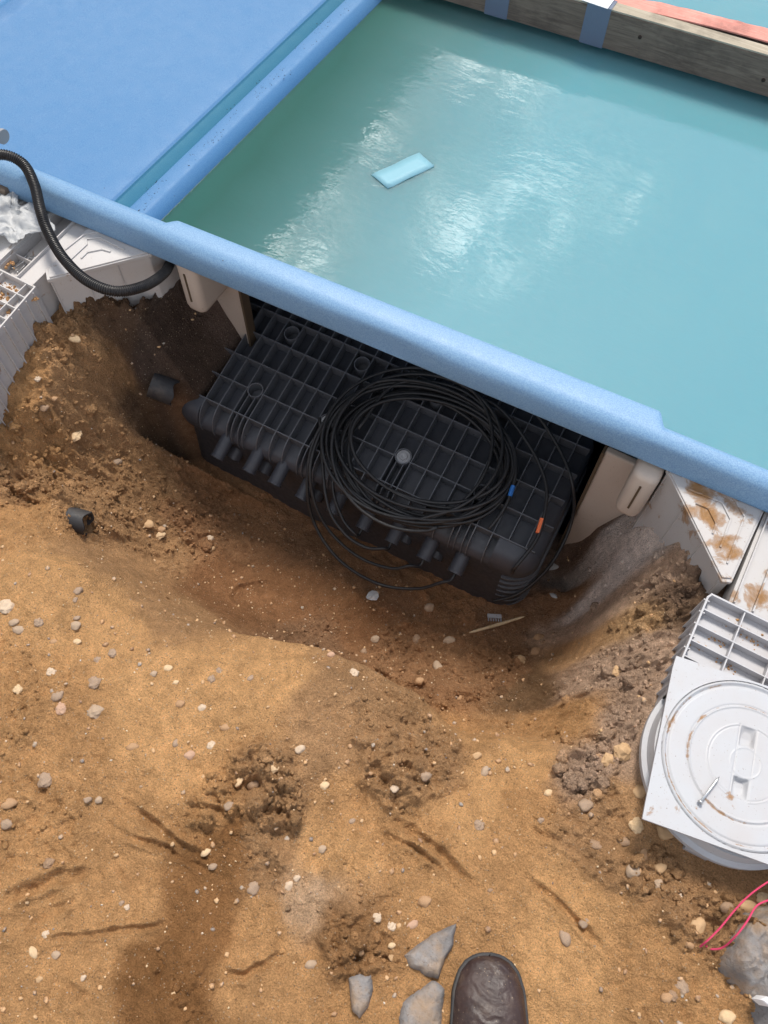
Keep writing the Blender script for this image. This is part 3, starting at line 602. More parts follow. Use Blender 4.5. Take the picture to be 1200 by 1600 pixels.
def stripblock(x0, x1, y0, y1, lines, matl, label, channel=None):
    t = thing('channel_block', label, 'plastic block', ((x0+x1)/2, y0, 0), 'flat ribbed white blocks beside the trapezoid lids')
    mb = MB()
    if channel:
        mb.box(x0, channel[0], y0, y1, -.2, T-.008); mb.box(channel[0]+.0005, channel[1]-.0005, y0+.001, y1-.001, -.2, T-.034); mb.box(channel[1], x1, y0, y1, -.2, T-.008)
    else: mb.box(x0, x1, y0, y1, -.2, T-.008)
    mb.build('base', matl, t, bevel=.001)
    for lx in lines:
        mb = MB(); mb.box(lx-.0013, lx+.0013, y0, y1, T-.009, T); mb.build('rib', matl, t)
    if channel:
        for yy in (y0+.055, y0+.13):
            mb = MB(); mb.box(channel[0]+.001, channel[1]-.001, yy-.001, yy+.001, T-.034, T-.014); mb.build('divider', matl, t)
    return t
stripblock(-1.7, -1.2085, .691, .955, [-1.245, -1.305, -1.38], M_whiteL, 'flat white channel block full of loose screws beside the pool rim', (-1.302, -1.252))
stripblock(.2700, .75, .742, .97, [.277, .31, .345, .40], M_whiteR, 'flat white ribbed block muddy at its end right of the trapezoid lid')
def gridblock(x0, x1, y0, y1, chx, px_, py_, matl, label, side):
    """side: +1 chamfer/fins on the +x end, -1 on the -x end"""
    t = thing('grid_block', label, 'plastic block', ((x0+x1)/2, y0, 0), 'white grid topped blocks on the sand')
    if side > 0: poly = [(x0, y0), (x1, y0), (x1+.012, y0+.05), (x1-.008, y1), (x0, y1)]
    else: poly = [(x1, y0), (x0, y0), (x0, y1-.008), (x0+.004, y1), (x1, y1)]
    mb = MB(); mb.prism(poly, -.22, T-.018); mb.build('body', matl, t, bevel=.001)
    n = len(poly)
    mb = MB()
    for i in range(n):
        a_, b_ = np.array(poly[i]), np.array(poly[(i+1) % n]); d = (b_-a_)/np.linalg.norm(b_-a_); m_ = np.array((-d[1], d[0]))*.0016
        mb.prism([tuple(a_-m_-d*.0016), tuple(b_-m_+d*.0016), tuple(b_+m_+d*.0016), tuple(a_+m_-d*.0016)], T-.0182-.0005*i, T+.0003*i)
    mb.build('rim_frame', matl, t)
    y = y1-py_
    while y > y0+.01:
        mb = MB(); xe = (x1-.008+.018*min(1, (y1-y)/max(1e-3, y1-y0-.05))) if side > 0 else x1
        mb.box(x0+.001, xe-.001, y-.0011, y+.0011, T-.018, T-.0008); mb.build('grid_rib', matl, t); y -= py_
    xx = np.arange(x0+px_, x1-.01, px_) if side < 0 else np.arange(x1-chx, x0+.01, -px_)
    for x in xx:
        mb = MB(); mb.box(x-.0011, x+.0011, y0+.001, y1-.001, T-.0178, T-.0014); mb.build('grid_rib', matl, t)
    y = y1-.012
    while y > y0:
        mb = MB(); xe = x1 if side > 0 else x0; s = side
        if side > 0: xe += (.012 - .02*max(0, (y-y0-.05)/(y1-y0-.05)))
        mb.add([(xe+s*.004, y-.0013, T-.004), (xe+s*.004, y+.0013, T-.004), (xe+s*.007, y+.001, -.2), (xe+s*.007, y-.001, -.2), (xe-s*.006, y-.001, T-.004), (xe-s*.006, y+.001, T-.004), (xe-s*.006, y+.001, -.2), (xe-s*.006, y-.001, -.2)],
               [(0, 1, 2, 3), (4, 7, 6, 5), (0, 4, 5, 1), (3, 2, 6, 7), (0, 3, 7, 4), (1, 5, 6, 2)])
        mb.build('fin', matl, t); y -= .024
    return t
gridblock(-1.75, -1.186, .40, .688, .03, .062, .031, M_whiteL, 'white block with an open grid top holding crumbs of soil on the left edge', 1)
gridblock(.235, .75, .535, .736, 0, .064, .031, M_white, 'white block with an open grid top partly under the round lid plate', -1)
# soil crumbs lying in the left grid and channels
def crumbs(name, spots, n, r0, r1, matl, label, spread=.012):
    mb = MB()
    for k in range(n):
        s = random.choice(spots); x = s[0]+random.gauss(0, spread*s[3]); y = s[1]+random.gauss(0, spread*.5*s[3]); z = s[2]; r = random.uniform(r0, r1)*random.choice((1, .6, .6))
        q = [Vector((x+r*math.cos(t+k)*random.uniform(.7, 1.3), y+r*math.sin(t+k)*random.uniform(.7, 1.3), z)) for t in (0, 1.3, 2.5, 3.8, 5.1)]
        mb.add(q+[v*1+Vector(((x-v.x)*.4, (y-v.y)*.4, r*random.uniform(.7, 1.2))) for v in q]+[Vector((x, y, z+r*1.3))], [(i, (i+1) % 5, 5+(i+1) % 5, 5+i) for i in range(5)]+[(5+i, 5+(i+1) % 5, 10) for i in range(5)])
    o = mb.build(name, matl); tag(o, label, kind='stuff'); return o
M_crumb = m_stone('soil_crumb', (.26, .14, .06), (.4, .24, .12), .95)
sp1 = [(*A(*c8(x, y), T-.018)[:2], T-.018, k) for x, y, k in ((95, 940, 1.1), (40, 1025, 1.2), (20, 1100, 1.6), (50, 1120, 1.2), (285, 1010, .4), (130, 155, 1.4), (60, 700, 1))]
crumbs('soil_crumbs', sp1, 260, .0015, .004, M_crumb, 'orange soil crumbs lying in the cells of the left grid block')
sp2 = [(*A(x, y, T-.018)[:2], T-.018, k) for x, y, k in ((1152, 980, 1.2), (1122, 1002, 1), (1135, 1040, .8), (1180, 1000, 1), (1090, 1010, .7))]
crumbs('soil_crumbs', sp2, 120, .001, .0032, M_crumb, 'brown soil crumbs lying in the cells of the right grid block')

# ------------------------------------------------------------------ round lid on a square plate
ZP = .105
c5 = lambda x, y: (960+x/4.2125, 1000+y/4.2125)
cor = [A(*p, ZP) for p in ((1055, 1024), (1005, 1271))]
e_y = (cor[1]-cor[0]); Lp = e_y.length*1.03; e_y.normalize(); e_x = Vector((-e_y.y, e_y.x, 0))
lidu = thing('round_access_lid', 'white square plate with a round access lid speckled with soil right of the pit', 'access lid', cor[0])
Bm = Matrix(((e_x.x, -e_y.x, 0, cor[0].x), (e_x.y, -e_y.y, 0, cor[0].y), (0, 0, 1, 0), (0, 0, 0, 1)))   # local x to the right, local y up-picture
Sq = .262
cc_ = Bm.inverted() @ A(1166, 1192, ZP); RC = .1275
print('lid', Lp, cc_[:], [((Bm.inverted() @ A(*p, ZP))[:]) for p in ((1032, 1154), (1143, 1059), (1190, 1326), (1200, 1342))])
# plate with a round opening: ring of quads from square to circle
def sqring(z):
    o_ = []
    for k in range(64):
        an = 2*math.pi*k/64; dx, dy = math.cos(an), math.sin(an)
        x0_, x1_ = -cc_.x, Sq*1.0-cc_.x+.02; y0_, y1_ = -Lp-cc_.y, -cc_.y
        t = min((x1_/dx if dx > 1e-9 else x0_/dx if dx < -1e-9 else 9), (y1_/dy if dy > 1e-9 else y0_/dy if dy < -1e-9 else 9)); o_.append((cc_.x+dx*t, cc_.y+dy*t, z))
    return o_
def cring(r, z): return [(cc_.x+r*math.cos(2*math.pi*k/64), cc_.y+r*math.sin(2*math.pi*k/64), z) for k in range(64)]
mb = MB(); mb.loft([[Bm @ Vector(v) for v in r] for r in (cring(RC+.001, ZP-.005), sqring(ZP-.005), sqring(ZP), cring(RC+.001, ZP), cring(RC+.001, ZP-.005))], False)
mb.build('square_plate', M_disc, lidu, recalc=True)
n_ = 230; uu = np.linspace(-RC, RC, n_); DX, DY = np.meshgrid(uu, uu); rr_ = np.hypot(DX, DY)
def groove(r, r0, w, d): return d*np.exp(-((r-r0)/w)**2)
hh = np.full_like(DX, ZP-.0015)
hh += groove(rr_, RC-.003, .0016, .0028)-groove(rr_, RC-.008, .0018, .002)+groove(rr_, .086, .0012, .0018)-groove(rr_, .0895, .0012, .0012)
inslot = np.abs(DX+.003) < .0135
hh += groove(rr_, .0585, .0009, .001)*(~inslot)-groove(rr_, .0565, .001, .0008)*(~inslot)
hh -= ((np.abs(np.abs(DX+.003)-.0135) < .0008) & (np.abs(DY) < .0575))*.0012
hh += groove(rr_, .023, .0009, .0009)
for s in (1, -1):
    py_ = DY*s-.040; b_ = (1-((DX+.003)/.0115)**2); pocket = np.clip(b_, 0, 1)*np.clip(1-(py_/.016)**2, 0, 1)
    arc = DY*s > (.022+.000)+np.sqrt(np.clip(.0002, 0, 1)-0)*0+.004*(1-((DX+.003)/.0115)**2)
    hh -= np.where(arc & (np.abs(DX+.003) < .0115) & (py_ < .016), .012*np.clip(pocket*1.6, 0, 1)**.5*(.5+.5*np.clip(1-(py_+.014)/.03, 0, 1)), 0)
V3 = np.stack([DX+cc_.x, DY+cc_.y, hh], -1).reshape(-1, 3)
Bn = np.array(Bm); V3 = V3 @ Bn[:3, :3].T+Bn[:3, 3]
aa = (np.arange(n_-1)[:, None]*n_+np.arange(n_-1)[None]).ravel(); qd = np.stack([aa, aa+1, aa+n_+1, aa+n_], 1)
keep = (rr_.ravel()[qd] < RC+.0005).all(1)
dm = grid_mesh('disc', V3, qd[keep], M_disc); do = bpy.data.objects.new('disc', dm); sc.collection.objects.link(do); do.parent = lidu; do.matrix_parent_inverse = Matrix.Translation(-lidu.location)
bm = bmesh.new(); bm.from_mesh(dm); bmesh.ops.delete(bm, geom=[v for v in bm.verts if not v.link_faces], context='VERTS'); bm.to_mesh(dm); bm.free(); dm.shade_smooth()
if dm.polygons[0].normal.z < 0: dm.flip_normals()
mb = MB(); ccw = Bm @ Vector((cc_.x, cc_.y, 0))
TR = Matrix.Translation((ccw.x, ccw.y, 0))
mb.lathe([(.05, -.05), (.136, -.05), (.138, .05), (.1475, .052), (.1475, .064), (.140, .068), (.136, .094), (.05, .094)], TR, 64); mb.build('round_body', M_disc, lidu, smooth='auto')
for pxs, z in (([(1065, 1290), (1078, 1292), (1128, 1318), (1110, 1330), (1075, 1312)], .05), ([(1075, 1312), (1083, 1300), (1112, 1322), (1108, 1344), (1070, 1325)], .035), ([(1105, 1318), (1135, 1322), (1133, 1337), (1110, 1335)], .045)):
    q = [A(*p, z) for p in pxs]; mb = MB(); mb.prism([(v.x, v.y) for v in q], z-.03, z); mb.build('side_flap', M_disc, lidu, bevel=.0015)
# screw resting on the lid and the loose screws
def screw_mesh(L_=.05, r=.0021, head=.0042):
    mb = MB(); I = Matrix.Identity(4)
    prof = [(.0003, -L_*.5), (r*.9, -L_*.5+.005)]
    for k in range(14): z = -L_*.5+.005+k*.0016; prof += [(r*1.15, z), (r*.85, z+.0008)]
    prof += [(r, L_*.05), (r, L_*.5-.004), (head*.7, L_*.5-.0035), (head, L_*.5-.002), (head, L_*.5-.0004), (head*.8, L_*.5), (.0003, L_*.5-.0008)]
    mb.lathe(prof, I, 12); return mb.mesh('screw', M_steel, True)
scm = screw_mesh()
def put_screw(a, b, label, group=None, lift=.003):
    o = bpy.data.objects.new('screw', scm); sc.collection.objects.link(o); d = (b-a); o.location = (a+b)/2+Vector((0, 0, lift))
    o.rotation_euler = d.to_track_quat('-Z', 'Y').to_euler(); s = d.length/.05; o.scale = (min(s, 1.2), min(s, 1.2), s); tag(o, label, 'screw', group); return o
put_screw(A(*c5(556, 1075), ZP), A(*c5(684, 903), ZP), 'single steel screw lying across the round white lid', lift=.0042)
GS = 'loose screws in the channel of the left white block'
zc = T-.034
sl = [((8,412),(28,398),0),((14,418),(36,402),0),((20,422),(44,400),0),((28,428),(48,408),0),((34,432),(56,410),.002),((40,434),(60,416),0),((24,424),(52,404),.005),((46,414),(66,396),.002),((50,408),(74,393),.004),((56,404),(80,392),0),((10,424),(30,406),.004)]
SLB = ['leftmost loose screw in the channel by the plastic film', 'second loose screw from the left in the channel', 'third loose screw from the left in the channel', 'fourth loose screw from the left in the channel', 'fifth loose screw from the left, in the middle of the channel pile', 'loose screw at the near end of the channel pile', 'loose screw lying on top across the left half of the pile', 'loose screw right of the pile, nearer the grid block', 'loose screw propped highest at the right of the pile', 'rightmost loose screw in the channel, next to the black hose', 'short loose screw between the two leftmost screws of the pile']
for k, (a_, b_, l_) in enumerate(sl):
    put_screw(A(*a_, zc), A(*b_, zc), SLB[k], GS, lift=.003+l_)

# crumpled film
bagc = A(18, 348, T+.005); bn = 46
BX, BY = np.meshgrid(np.linspace(-1, 1, bn), np.linspace(-1, 1, bn)); rr2 = np.hypot(BX, BY)
ang = np.arctan2(BY, BX); edge = 1+.22*np.sin(3*ang+1)+.12*np.sin(7*ang)
Xb = BX*.085*edge*np.minimum(1, 1.1); Yb = BY*.065*edge
Zb = T+.004+.016*np.clip(1-rr2**2*.6, 0, 1)+.016*np.abs(fbm(BX, BY, 2.0, 4, 40, .6))*1.6+.006*fbm(BX, BY, 5, 3, 44)
Zb = np.maximum(Zb, T+.001)
Xb2 = Xb+.012*fbm(BX, BY, 2.5, 3, 51); Yb2 = Yb+.012*fbm(BX, BY, 2.5, 3, 52)
co_ = np.stack([Xb2+bagc.x-.01, Yb2+bagc.y, Zb], -1).reshape(-1, 3); aa = (np.arange(bn-1)[:, None]*bn+np.arange(bn-1)[None]).ravel()
keep = (rr2.ravel()[aa] < 1.15)
fm = grid_mesh('film', co_, np.stack([aa, aa+1, aa+bn+1, aa+bn], 1)[keep], M_bag)
o = bpy.data.objects.new('plastic_film', fm); sc.collection.objects.link(o); s_ = o.modifiers.new('s', 'SOLIDIFY'); s_.thickness = .0006
tag(o, 'crumpled translucent white plastic film lying on the left white block', 'plastic film')

# ------------------------------------------------------------------ hose and pipe ends
hp = [(-45, 250, .20), (-15, 243, .205), (12, 243, .20), (38, 258, .185), (54, 290, .172), (63, 328, .165), (74, 360, .15), (98, 402, .135), (135, 438, .125), (180, 455, .115), (225, 447, .09), (255, 428, .05), (266, 410, .02), (268, 395, .0), (262, 380, -.03)]
sp = spline([A(*p) for p in hp], 24); Ls = [0]
for a_, b_ in zip(sp[:-1], sp[1:]): Ls.append(Ls[-1]+(b_-a_).length)
pit = .0042; nn = int(Ls[-1]/pit*4); P_, r_ = [], []; j = 0
for k in range(nn):
    s = k*pit/4
    while j < len(Ls)-2 and Ls[j+1] < s: j += 1
    P_.append(sp[j].lerp(sp[j+1], (s-Ls[j])/max(1e-9, Ls[j+1]-Ls[j]))); r_.append(.0112 if k % 4 in (0, 1) else .0096)
mb = MB(); mb.tube(P_, r_, 18); o = mb.build('corrugated_hose', M_hose, smooth='auto'); tag(o, 'black corrugated hose looping over the rim and down over the left white block', 'hose')
mb = MB(); a_, b_ = A(-60, 185, .19), A(6, 214, .19); d = b_-a_
mb.tube([a_, b_-d*.06, b_-d*.055, b_], [.0135, .0135, .0155, .0155], 24); o = mb.build('pipe_end', M_greyp, smooth='auto'); tag(o, 'grey plastic pipe end poking in at the left above the rim', 'pipe')
mb = MB(); a_, b_ = A(-30, 278, .11), A(13, 300, .11); mb.tube([a_, b_], .010, 12); o = mb.build('wooden_peg', M_wood, smooth='auto'); tag(o, 'brown wooden peg end against the rim at the left edge', 'peg')
def drainpipe(a_, b_, r, label):
    t = thing('drain_pipe', label, 'pipe', b_, 'broken black pipe ends sticking out of the soil')
    d = (b_-a_).normalized(); rot = d.to_track_quat('Z', 'Y').to_matrix().to_4x4(); Lh = (b_-a_).length
    mb = MB(); seg = 36; rings = []
    for rr3, zz3 in ((r, 0), (r, Lh), (r-.004, Lh), (r-.004, 0.02)):
        rings.append([Matrix.Translation(a_) @ rot @ Vector((rr3*math.cos(2*math.pi*k/seg), rr3*math.sin(2*math.pi*k/seg), zz3+(.006*math.sin(3*2*math.pi*k/seg)*math.sin(2*math.pi*k/seg) if zz3 == Lh else 0))) for k in range(seg)])
    mb.loft(rings, False); mb.build('pipe_wall', M_pipe, t, smooth='auto')
    mb = MB(); mb.lathe([(.0005, .02), (r-.0045, .021), (r-.0045, Lh*.55), (r*.5, Lh*.62), (.0005, Lh*.5)], Matrix.Translation(a_) @ rot, 20); mb.build('soil_plug', M_crumb, t, smooth=True)
g1 = ground(140, 822); g2 = ground(268, 618)
pz = g1.z+.022; drainpipe(A(72, 800, pz+.012), A(137, 818, pz), .026, 'broken grey black pipe end lying in the bank on the left, away from the box')
pz = g2.z+.02; drainpipe(A(236, 600, pz+.02), A(272, 614, pz), .031, 'dark pipe end poking out of the shaded soil next to the black box')

# ------------------------------------------------------------------ black box with gridded lid
def plc(px, py, z0=-.26, y0=.8, s=.2):
    r = M @ np.array([px-600, py-800, F]); t = (z0-CH-s*y0)/(r[2]-s*r[1]); return Vector(C0+t*r)
O = Vector((-.983, .806, -.2588)); e1 = Vector((1, .026, .0052)).normalized(); e2 = Vector((-.03, 1, .2)); e2 = (e2-e1*e2.dot(e1)).normalized(); e3 = e1.cross(e2)
LB = Matrix(((e1.x, e2.x, e3.x, O.x), (e1.y, e2.y, e3.y, O.y), (e1.z, e2.z, e3.z, O.z), (0, 0, 0, 1))); LBi = LB.inverted()
box = thing('junction_box', 'large black plastic box with gridded lid and cable spouts in the pit', 'junction box', (-.5, .95, -.53))
AW, BD = .925, .345
def rrect(a0, a1, b0, b1, r, n=8, dy=0):
    o_ = []
    for cx_, cy_, s0 in ((a1-r, b0+r, -90), (a1-r, b1-r, 0), (a0+r, b1-r, 90), (a0+r, b0+r, 180)):
        for k in range(n+1): an = math.radians(s0+90*k/n); o_.append((cx_+r*math.cos(an), cy_+r*math.sin(an)))
    return o_
def lring(ins, n, r=.07): return [LB @ Vector((a_, b_, n)) for a_, b_ in rrect(-.028+ins, AW+.008-ins, -.056+ins, BD+.01-ins*.3, max(r-ins, .01))]
rings = []
bot = [Vector((v.x, v.y+.006, -.56)) for v in lring(.004, 0)]
mid = [Vector((v.x, v.y, v.z)) for v in lring(.004, -.085)]
rings = [bot, mid, lring(0, -.066), lring(.004, -.052), lring(.016, -.042), lring(.05, -.036)]
mb = MB(); mb.loft(rings); mb.build('body', M_blk, box, smooth='auto')
for k, b in enumerate([0, .068, .136, .204, .272, .338]):
    a0, a1 = (-.024, AW+.004) if b < .1 else (-.006, AW-.0)
    if k == 0: a1 = AW-.01
    segs = [(a0, a1)]
    if k == 1: cc3 = [.154, .350, .552, .752]; segs = list(zip([a0]+[c+.0185 for c in cc3], [c-.0185 for c in cc3]+[a1]))
    mb = MB()
    for a0, a1 in segs:
      poly = [(a0, -.004 if a0 < 0 else 0), (a0+.006, -.0), (a1, 0), (a1, -.012), (a1-.003, -.04), (a0+.005, -.04), (a0, -.018)]; n = len(poly)
      mb.add([LB @ Vector((p[0], b+s*.0012, p[1])) for s in (-1, 1) for p in poly], [tuple(range(n)), tuple(range(n, 2*n))[::-1]]+[(i, (i+1) % n, n+(i+1) % n, n+i) for i in range(n)])
    mb.build('long_rib', M_rim, box)
cxs = [.154, .350, .552, .752]
al = []
for c in cxs: al += [c-.062, c-.022, c+.022, c+.062]
al += [cxs[0]-.1, .252, .450, .652, .852, .892]
al = sorted(set(round(v, 3) for v in al))
def crossrib(a, thin=.0011, b1=BD-.005, b0=-1):
    if b0 < 0 and (a < .05 or a > .845): b0 = .0
    if b0 < 0:
        poly = [(b1, -.04), (b1, -.001), (0, -.001), (-.016, -.0035), (-.030, -.010), (-.042, -.021), (-.051, -.037), (-.0575, -.058), (-.0575, -.075), (-.045, -.06)]
    else: poly = [(b1, -.04), (b1, -.001), (b0, -.001), (b0, -.04)]
    mb = MB(); n = len(poly); mb.add([LB @ Vector((a+s*thin, p[0], p[1])) for s in (-1, 1) for p in poly], [tuple(range(n)), tuple(range(n, 2*n))[::-1]]+[(i, (i+1) % n, n+(i+1) % n, n+i) for i in range(n)])
    mb.build('cross_rib', M_rim, box)
for a_ in al: crossrib(a_)
for c in cxs:
    for s in (-.009, .009): crossrib(c+s, .0009, .056)
for c, b, scw in [(cxs[0], .074, 0), (cxs[1], .078, 1), (cxs[2], .078, 1), (cxs[3], .078, 0), (cxs[0]+.004, .245, 0), (cxs[1]+.004, .245, 0), (cxs[2]+.004, .245, 0)]:
    mb = MB(); mt = LB @ Matrix.Translation((c, b-.004, 0)); prof = [(.0195, -.038), (.0195, .0008), (.0172, .0008), (.0172, -.034), (.0005, -.034)]
    mb.lathe(prof, mt, 28); cr = mb.build('screw_boss', M_rim, box, smooth='auto')
    if scw:
        mb = MB(); mb.lathe([(.0165, -.02), (.0165, -.003), (.0095, -.0025), (.009, .0015), (.006, .002), (.0005, -.001)], mt, 20); mb.build('screw', M_steel if c == cxs[1] else M_greyp, cr, smooth='auto')
def corner_cap(a_in, a_out, r):
    """smooth rounded corner of the lid: quarter footprint swept down over a rounded shoulder"""
    sg = 1 if a_out > a_in else -1; rings = []
    for ins, n in ((.0, -.075), (.0, -.055), (.0025, -.038), (.009, -.022), (.020, -.010), (.034, -.0045)):
        ring = [LB @ Vector((a_in, .0, n)), LB @ Vector((a_in, -.057+ins, n))]
        rr4 = max(r-ins, .012)
        for k in range(11):
            an = math.radians(-90+90*k/10); ring.append(LB @ Vector((a_out-sg*(ins+rr4)+sg*rr4*math.cos(an), -.057+ins+rr4+rr4*math.sin(an), n)))
        ring.append(LB @ Vector((a_out-sg*ins, .0, n))); rings.append(ring)
    mb = MB(); mb.loft(rings); mb.build('corner_cap', M_blk, box, smooth='auto')
corner_cap(.052, -.030, .055); corner_cap(.832, AW+.009, .055)
# horizontal fins on the right-hand end and the flange on the left
for k in range(8):
    z = -.335-k*.026; r0 = rrect(-.008, AW+.012, -.058, BD, .07, 10); mb = MB()
    base = [LB @ Vector((a_, b_, -.08)) for a_, b_ in r0]
    sel = [v for v in base[:16]]; c_ = Vector((-.12, .85, 0))
    o1 = [Vector((v.x, v.y, z)) for v in sel]; i1 = [Vector((v.x+(c_.x-v.x)*.12, v.y+(c_.y-v.y)*.12, z)) for v in sel]
    n = len(sel); vs = o1+i1+[v-Vector((0, 0, .003)) for v in o1]+[v-Vector((0, 0, .003)) for v in i1]
    fs = []
    for i in range(n-1): fs += [(i, i+1, n+i+1, n+i), (2*n+i, 3*n+i, 3*n+i+1, 2*n+i+1), (i, 2*n+i, 2*n+i+1, i+1), (n+i, n+i+1, 3*n+i+1, 3*n+i)]
    fs += [(0, n, 3*n, 2*n), (n-1, 2*n-1+2*n, 3*n-1, 2*n-1)][:1]
    mb.add(vs, fs); mb.build('side_fin', M_rim, box)
mb = MB(); p0 = LB @ Vector((-.012, -.045, -.05)); mb.box(p0.x-.002, p0.x+.002, p0.y, p0.y+.25, -.5, p0.z); mb.build('flange', M_rim, box, bevel=.001)
stub_px = [(340, 714), (389, 736), (429, 755), (471, 778), (520, 800), (566, 825), (612, 846), (662, 872), (711, 894)]
stubs = []
for k, (px, py) in enumerate(stub_px):
    r = M @ np.array([px-600, py-800, F]); yb = .722+.006*k*.6; p = Vector(C0+(yb)/r[1]*r); d = Vector((.02, -1, -.34)).normalized(); q = p-d*.062
    rad = .0165 if k not in (7, 8) else .018
    rot = d.to_track_quat('Z', 'Y').to_matrix().to_4x4(); mt = Matrix.Translation(q) @ rot
    mb = MB(); mb.lathe([(.0005, 0), (rad, 0), (rad, .060), (rad+.001, .0605), (rad+.001, .066), (rad-.002, .066), (rad-.002, .02), (.0005, .02)], mt, 24); mb.build('cable_spout', M_blk, box, smooth='auto'); stubs.append((q+d*.062, d))
    if k in (0, 1, 3, 6, 7):
        q2 = q+Vector((.014, .02, -.05)); mb = MB(); mb.lathe([(.0005, 0), (rad+.003, 0), (rad+.003, .05), (rad, .05), (rad, .02), (.0005, .02)], Matrix.Translation(q2) @ rot, 24); mb.build('cable_spout', M_blk, box, smooth='auto')

# ------------------------------------------------------------------ cable coil
coil = thing('cable_coil', 'coil of thin black cable with orange and blue tags heaped on the gridded box lid', 'cable', (-.35, .9, -.24))
def lidz(x, y):
    v = LBi @ Vector((x, y, 0)); # height of the lid plane above/below point
    return O.z+(-(e3.x*(x-O.x)+e3.y*(y-O.y)))/e3.z
def loop_pts(cx_, cy_, rx, ry, rot, turns, seed, h0, n=72, da=0):
    rnd = random.Random(seed); pts_ = []; ph = rnd.uniform(0, 6.3)
    w = [(rnd.uniform(-.018, .018), rnd.uniform(-.018, .018), rnd.uniform(-.022, .022), rnd.uniform(-.02, .02)) for _ in range(turns+2)]
    for k in range(turns*n+1):
        t = k/n; i = int(t); f_ = fade(t-i); a = [w[i][j]*(1-f_)+w[i+1][j]*f_ for j in range(4)]
        an = 2*math.pi*t+da; u = (rx+a[2])*math.cos(an); v = (ry+a[3])*math.sin(an); x = cx_+a[0]+u*math.cos(rot)-v*math.sin(rot); y = cy_+a[1]+u*math.sin(rot)+v*math.cos(rot)
        z = lidz(x, max(y, .80))+h0+.0055*(i % 3)+.004*math.sin(an*2+i*1.7)+.0035
        if y < .795: z -= (.795-y)*.25
        pts_.append(Vector((x, y, z)))
    return pts_
cen = plc(660, 706)
RAD = .0041
for s, (dx, dy, rx, ry, rot, turns, h) in enumerate([(.0, -.010, .192, .150, .10, 4, .0), (-.006, -.014, .208, .165, .15, 3, .008), (.006, -.006, .215, .158, .05, 3, .015), (.016, -.004, .176, .134, .12, 2, .020), (-.015, -.016, .200, .166, .2, 2, .024)]):
    mb = MB(); mb.tube(loop_pts(cen.x+dx, cen.y+dy, rx, ry, rot, turns, 11+s, h, 64, s*1.3), RAD, 8); mb.build('cable', M_cable, coil, smooth=True)
def cab(ptl, name='cable', r=RAD, m_=M_cable, par=coil):
    mb = MB(); mb.tube(spline(ptl, 10), r, 8); return mb.build(name, m_, par, smooth=True)
lp = lambda x, y, h=.012: plc(x, y)+Vector((0, 0, h))
# big loose loop on the right, hanging down the end of the box
cab([lp(640, 588, .02), lp(740, 600, .02), lp(820, 640, .02), lp(868, 700, .015), lp(893, 760, .01), A(893, 815, -.30), A(862, 880, -.36), A(815, 925, -.42), A(770, 940, -.46)])
oc = [lp(700, 620, .022), lp(770, 640, .022), lp(822, 700, .022), lp(850, 760, .02), lp(848, 810, .018), lp(835, 850, .016), lp(805, 888, .010), A(800, 895, -.31)]
cab(oc); 
bc = [lp(560, 680, .026), lp(620, 610, .026), lp(720, 620, .026), lp(790, 690, .026), lp(803, 740, .026), lp(795, 780, .026), lp(782, 808, .024), lp(762, 833, .02)]
cab(bc)
def tagpiece(a_, b_, name, m_):
    mb = MB(); mb.tube([a_, b_], .0052, 14); return mb.build(name, m_, coil, smooth='auto')
tagpiece(lp(845, 816, .0175), lp(838, 838, .0165), 'orange_tag', M_red); tagpiece(lp(799, 768, .0262), lp(794, 784, .0258), 'blue_tag', M_bluet)
# cables drooping into the spouts
def into(k, via):
    q, d = stubs[k]; cab([*via, q+d*.02, q-d*.01, q-d*.04])
into(7, [lp(520, 640, .02), lp(487, 720, .01), A(490, 780, -.32), A(515, 830, -.38), A(560, 870, -.40), A(610, 888, -.39), A(640, 884, -.37)])
into(8, [lp(540, 620, .02), lp(492, 690, .012), A(480, 760, -.31), A(492, 820, -.39), A(530, 875, -.43), A(590, 912, -.44), A(650, 920, -.42), A(690, 910, -.38)])
into(6, [lp(500, 660, .02), A(510, 780, -.30), A(535, 830, -.34), A(570, 855, -.35), A(600, 857, -.34)])
into(5, [lp(530, 700, .012), A(520, 760, -.29), A(535, 810, -.33), A(555, 835, -.345)])

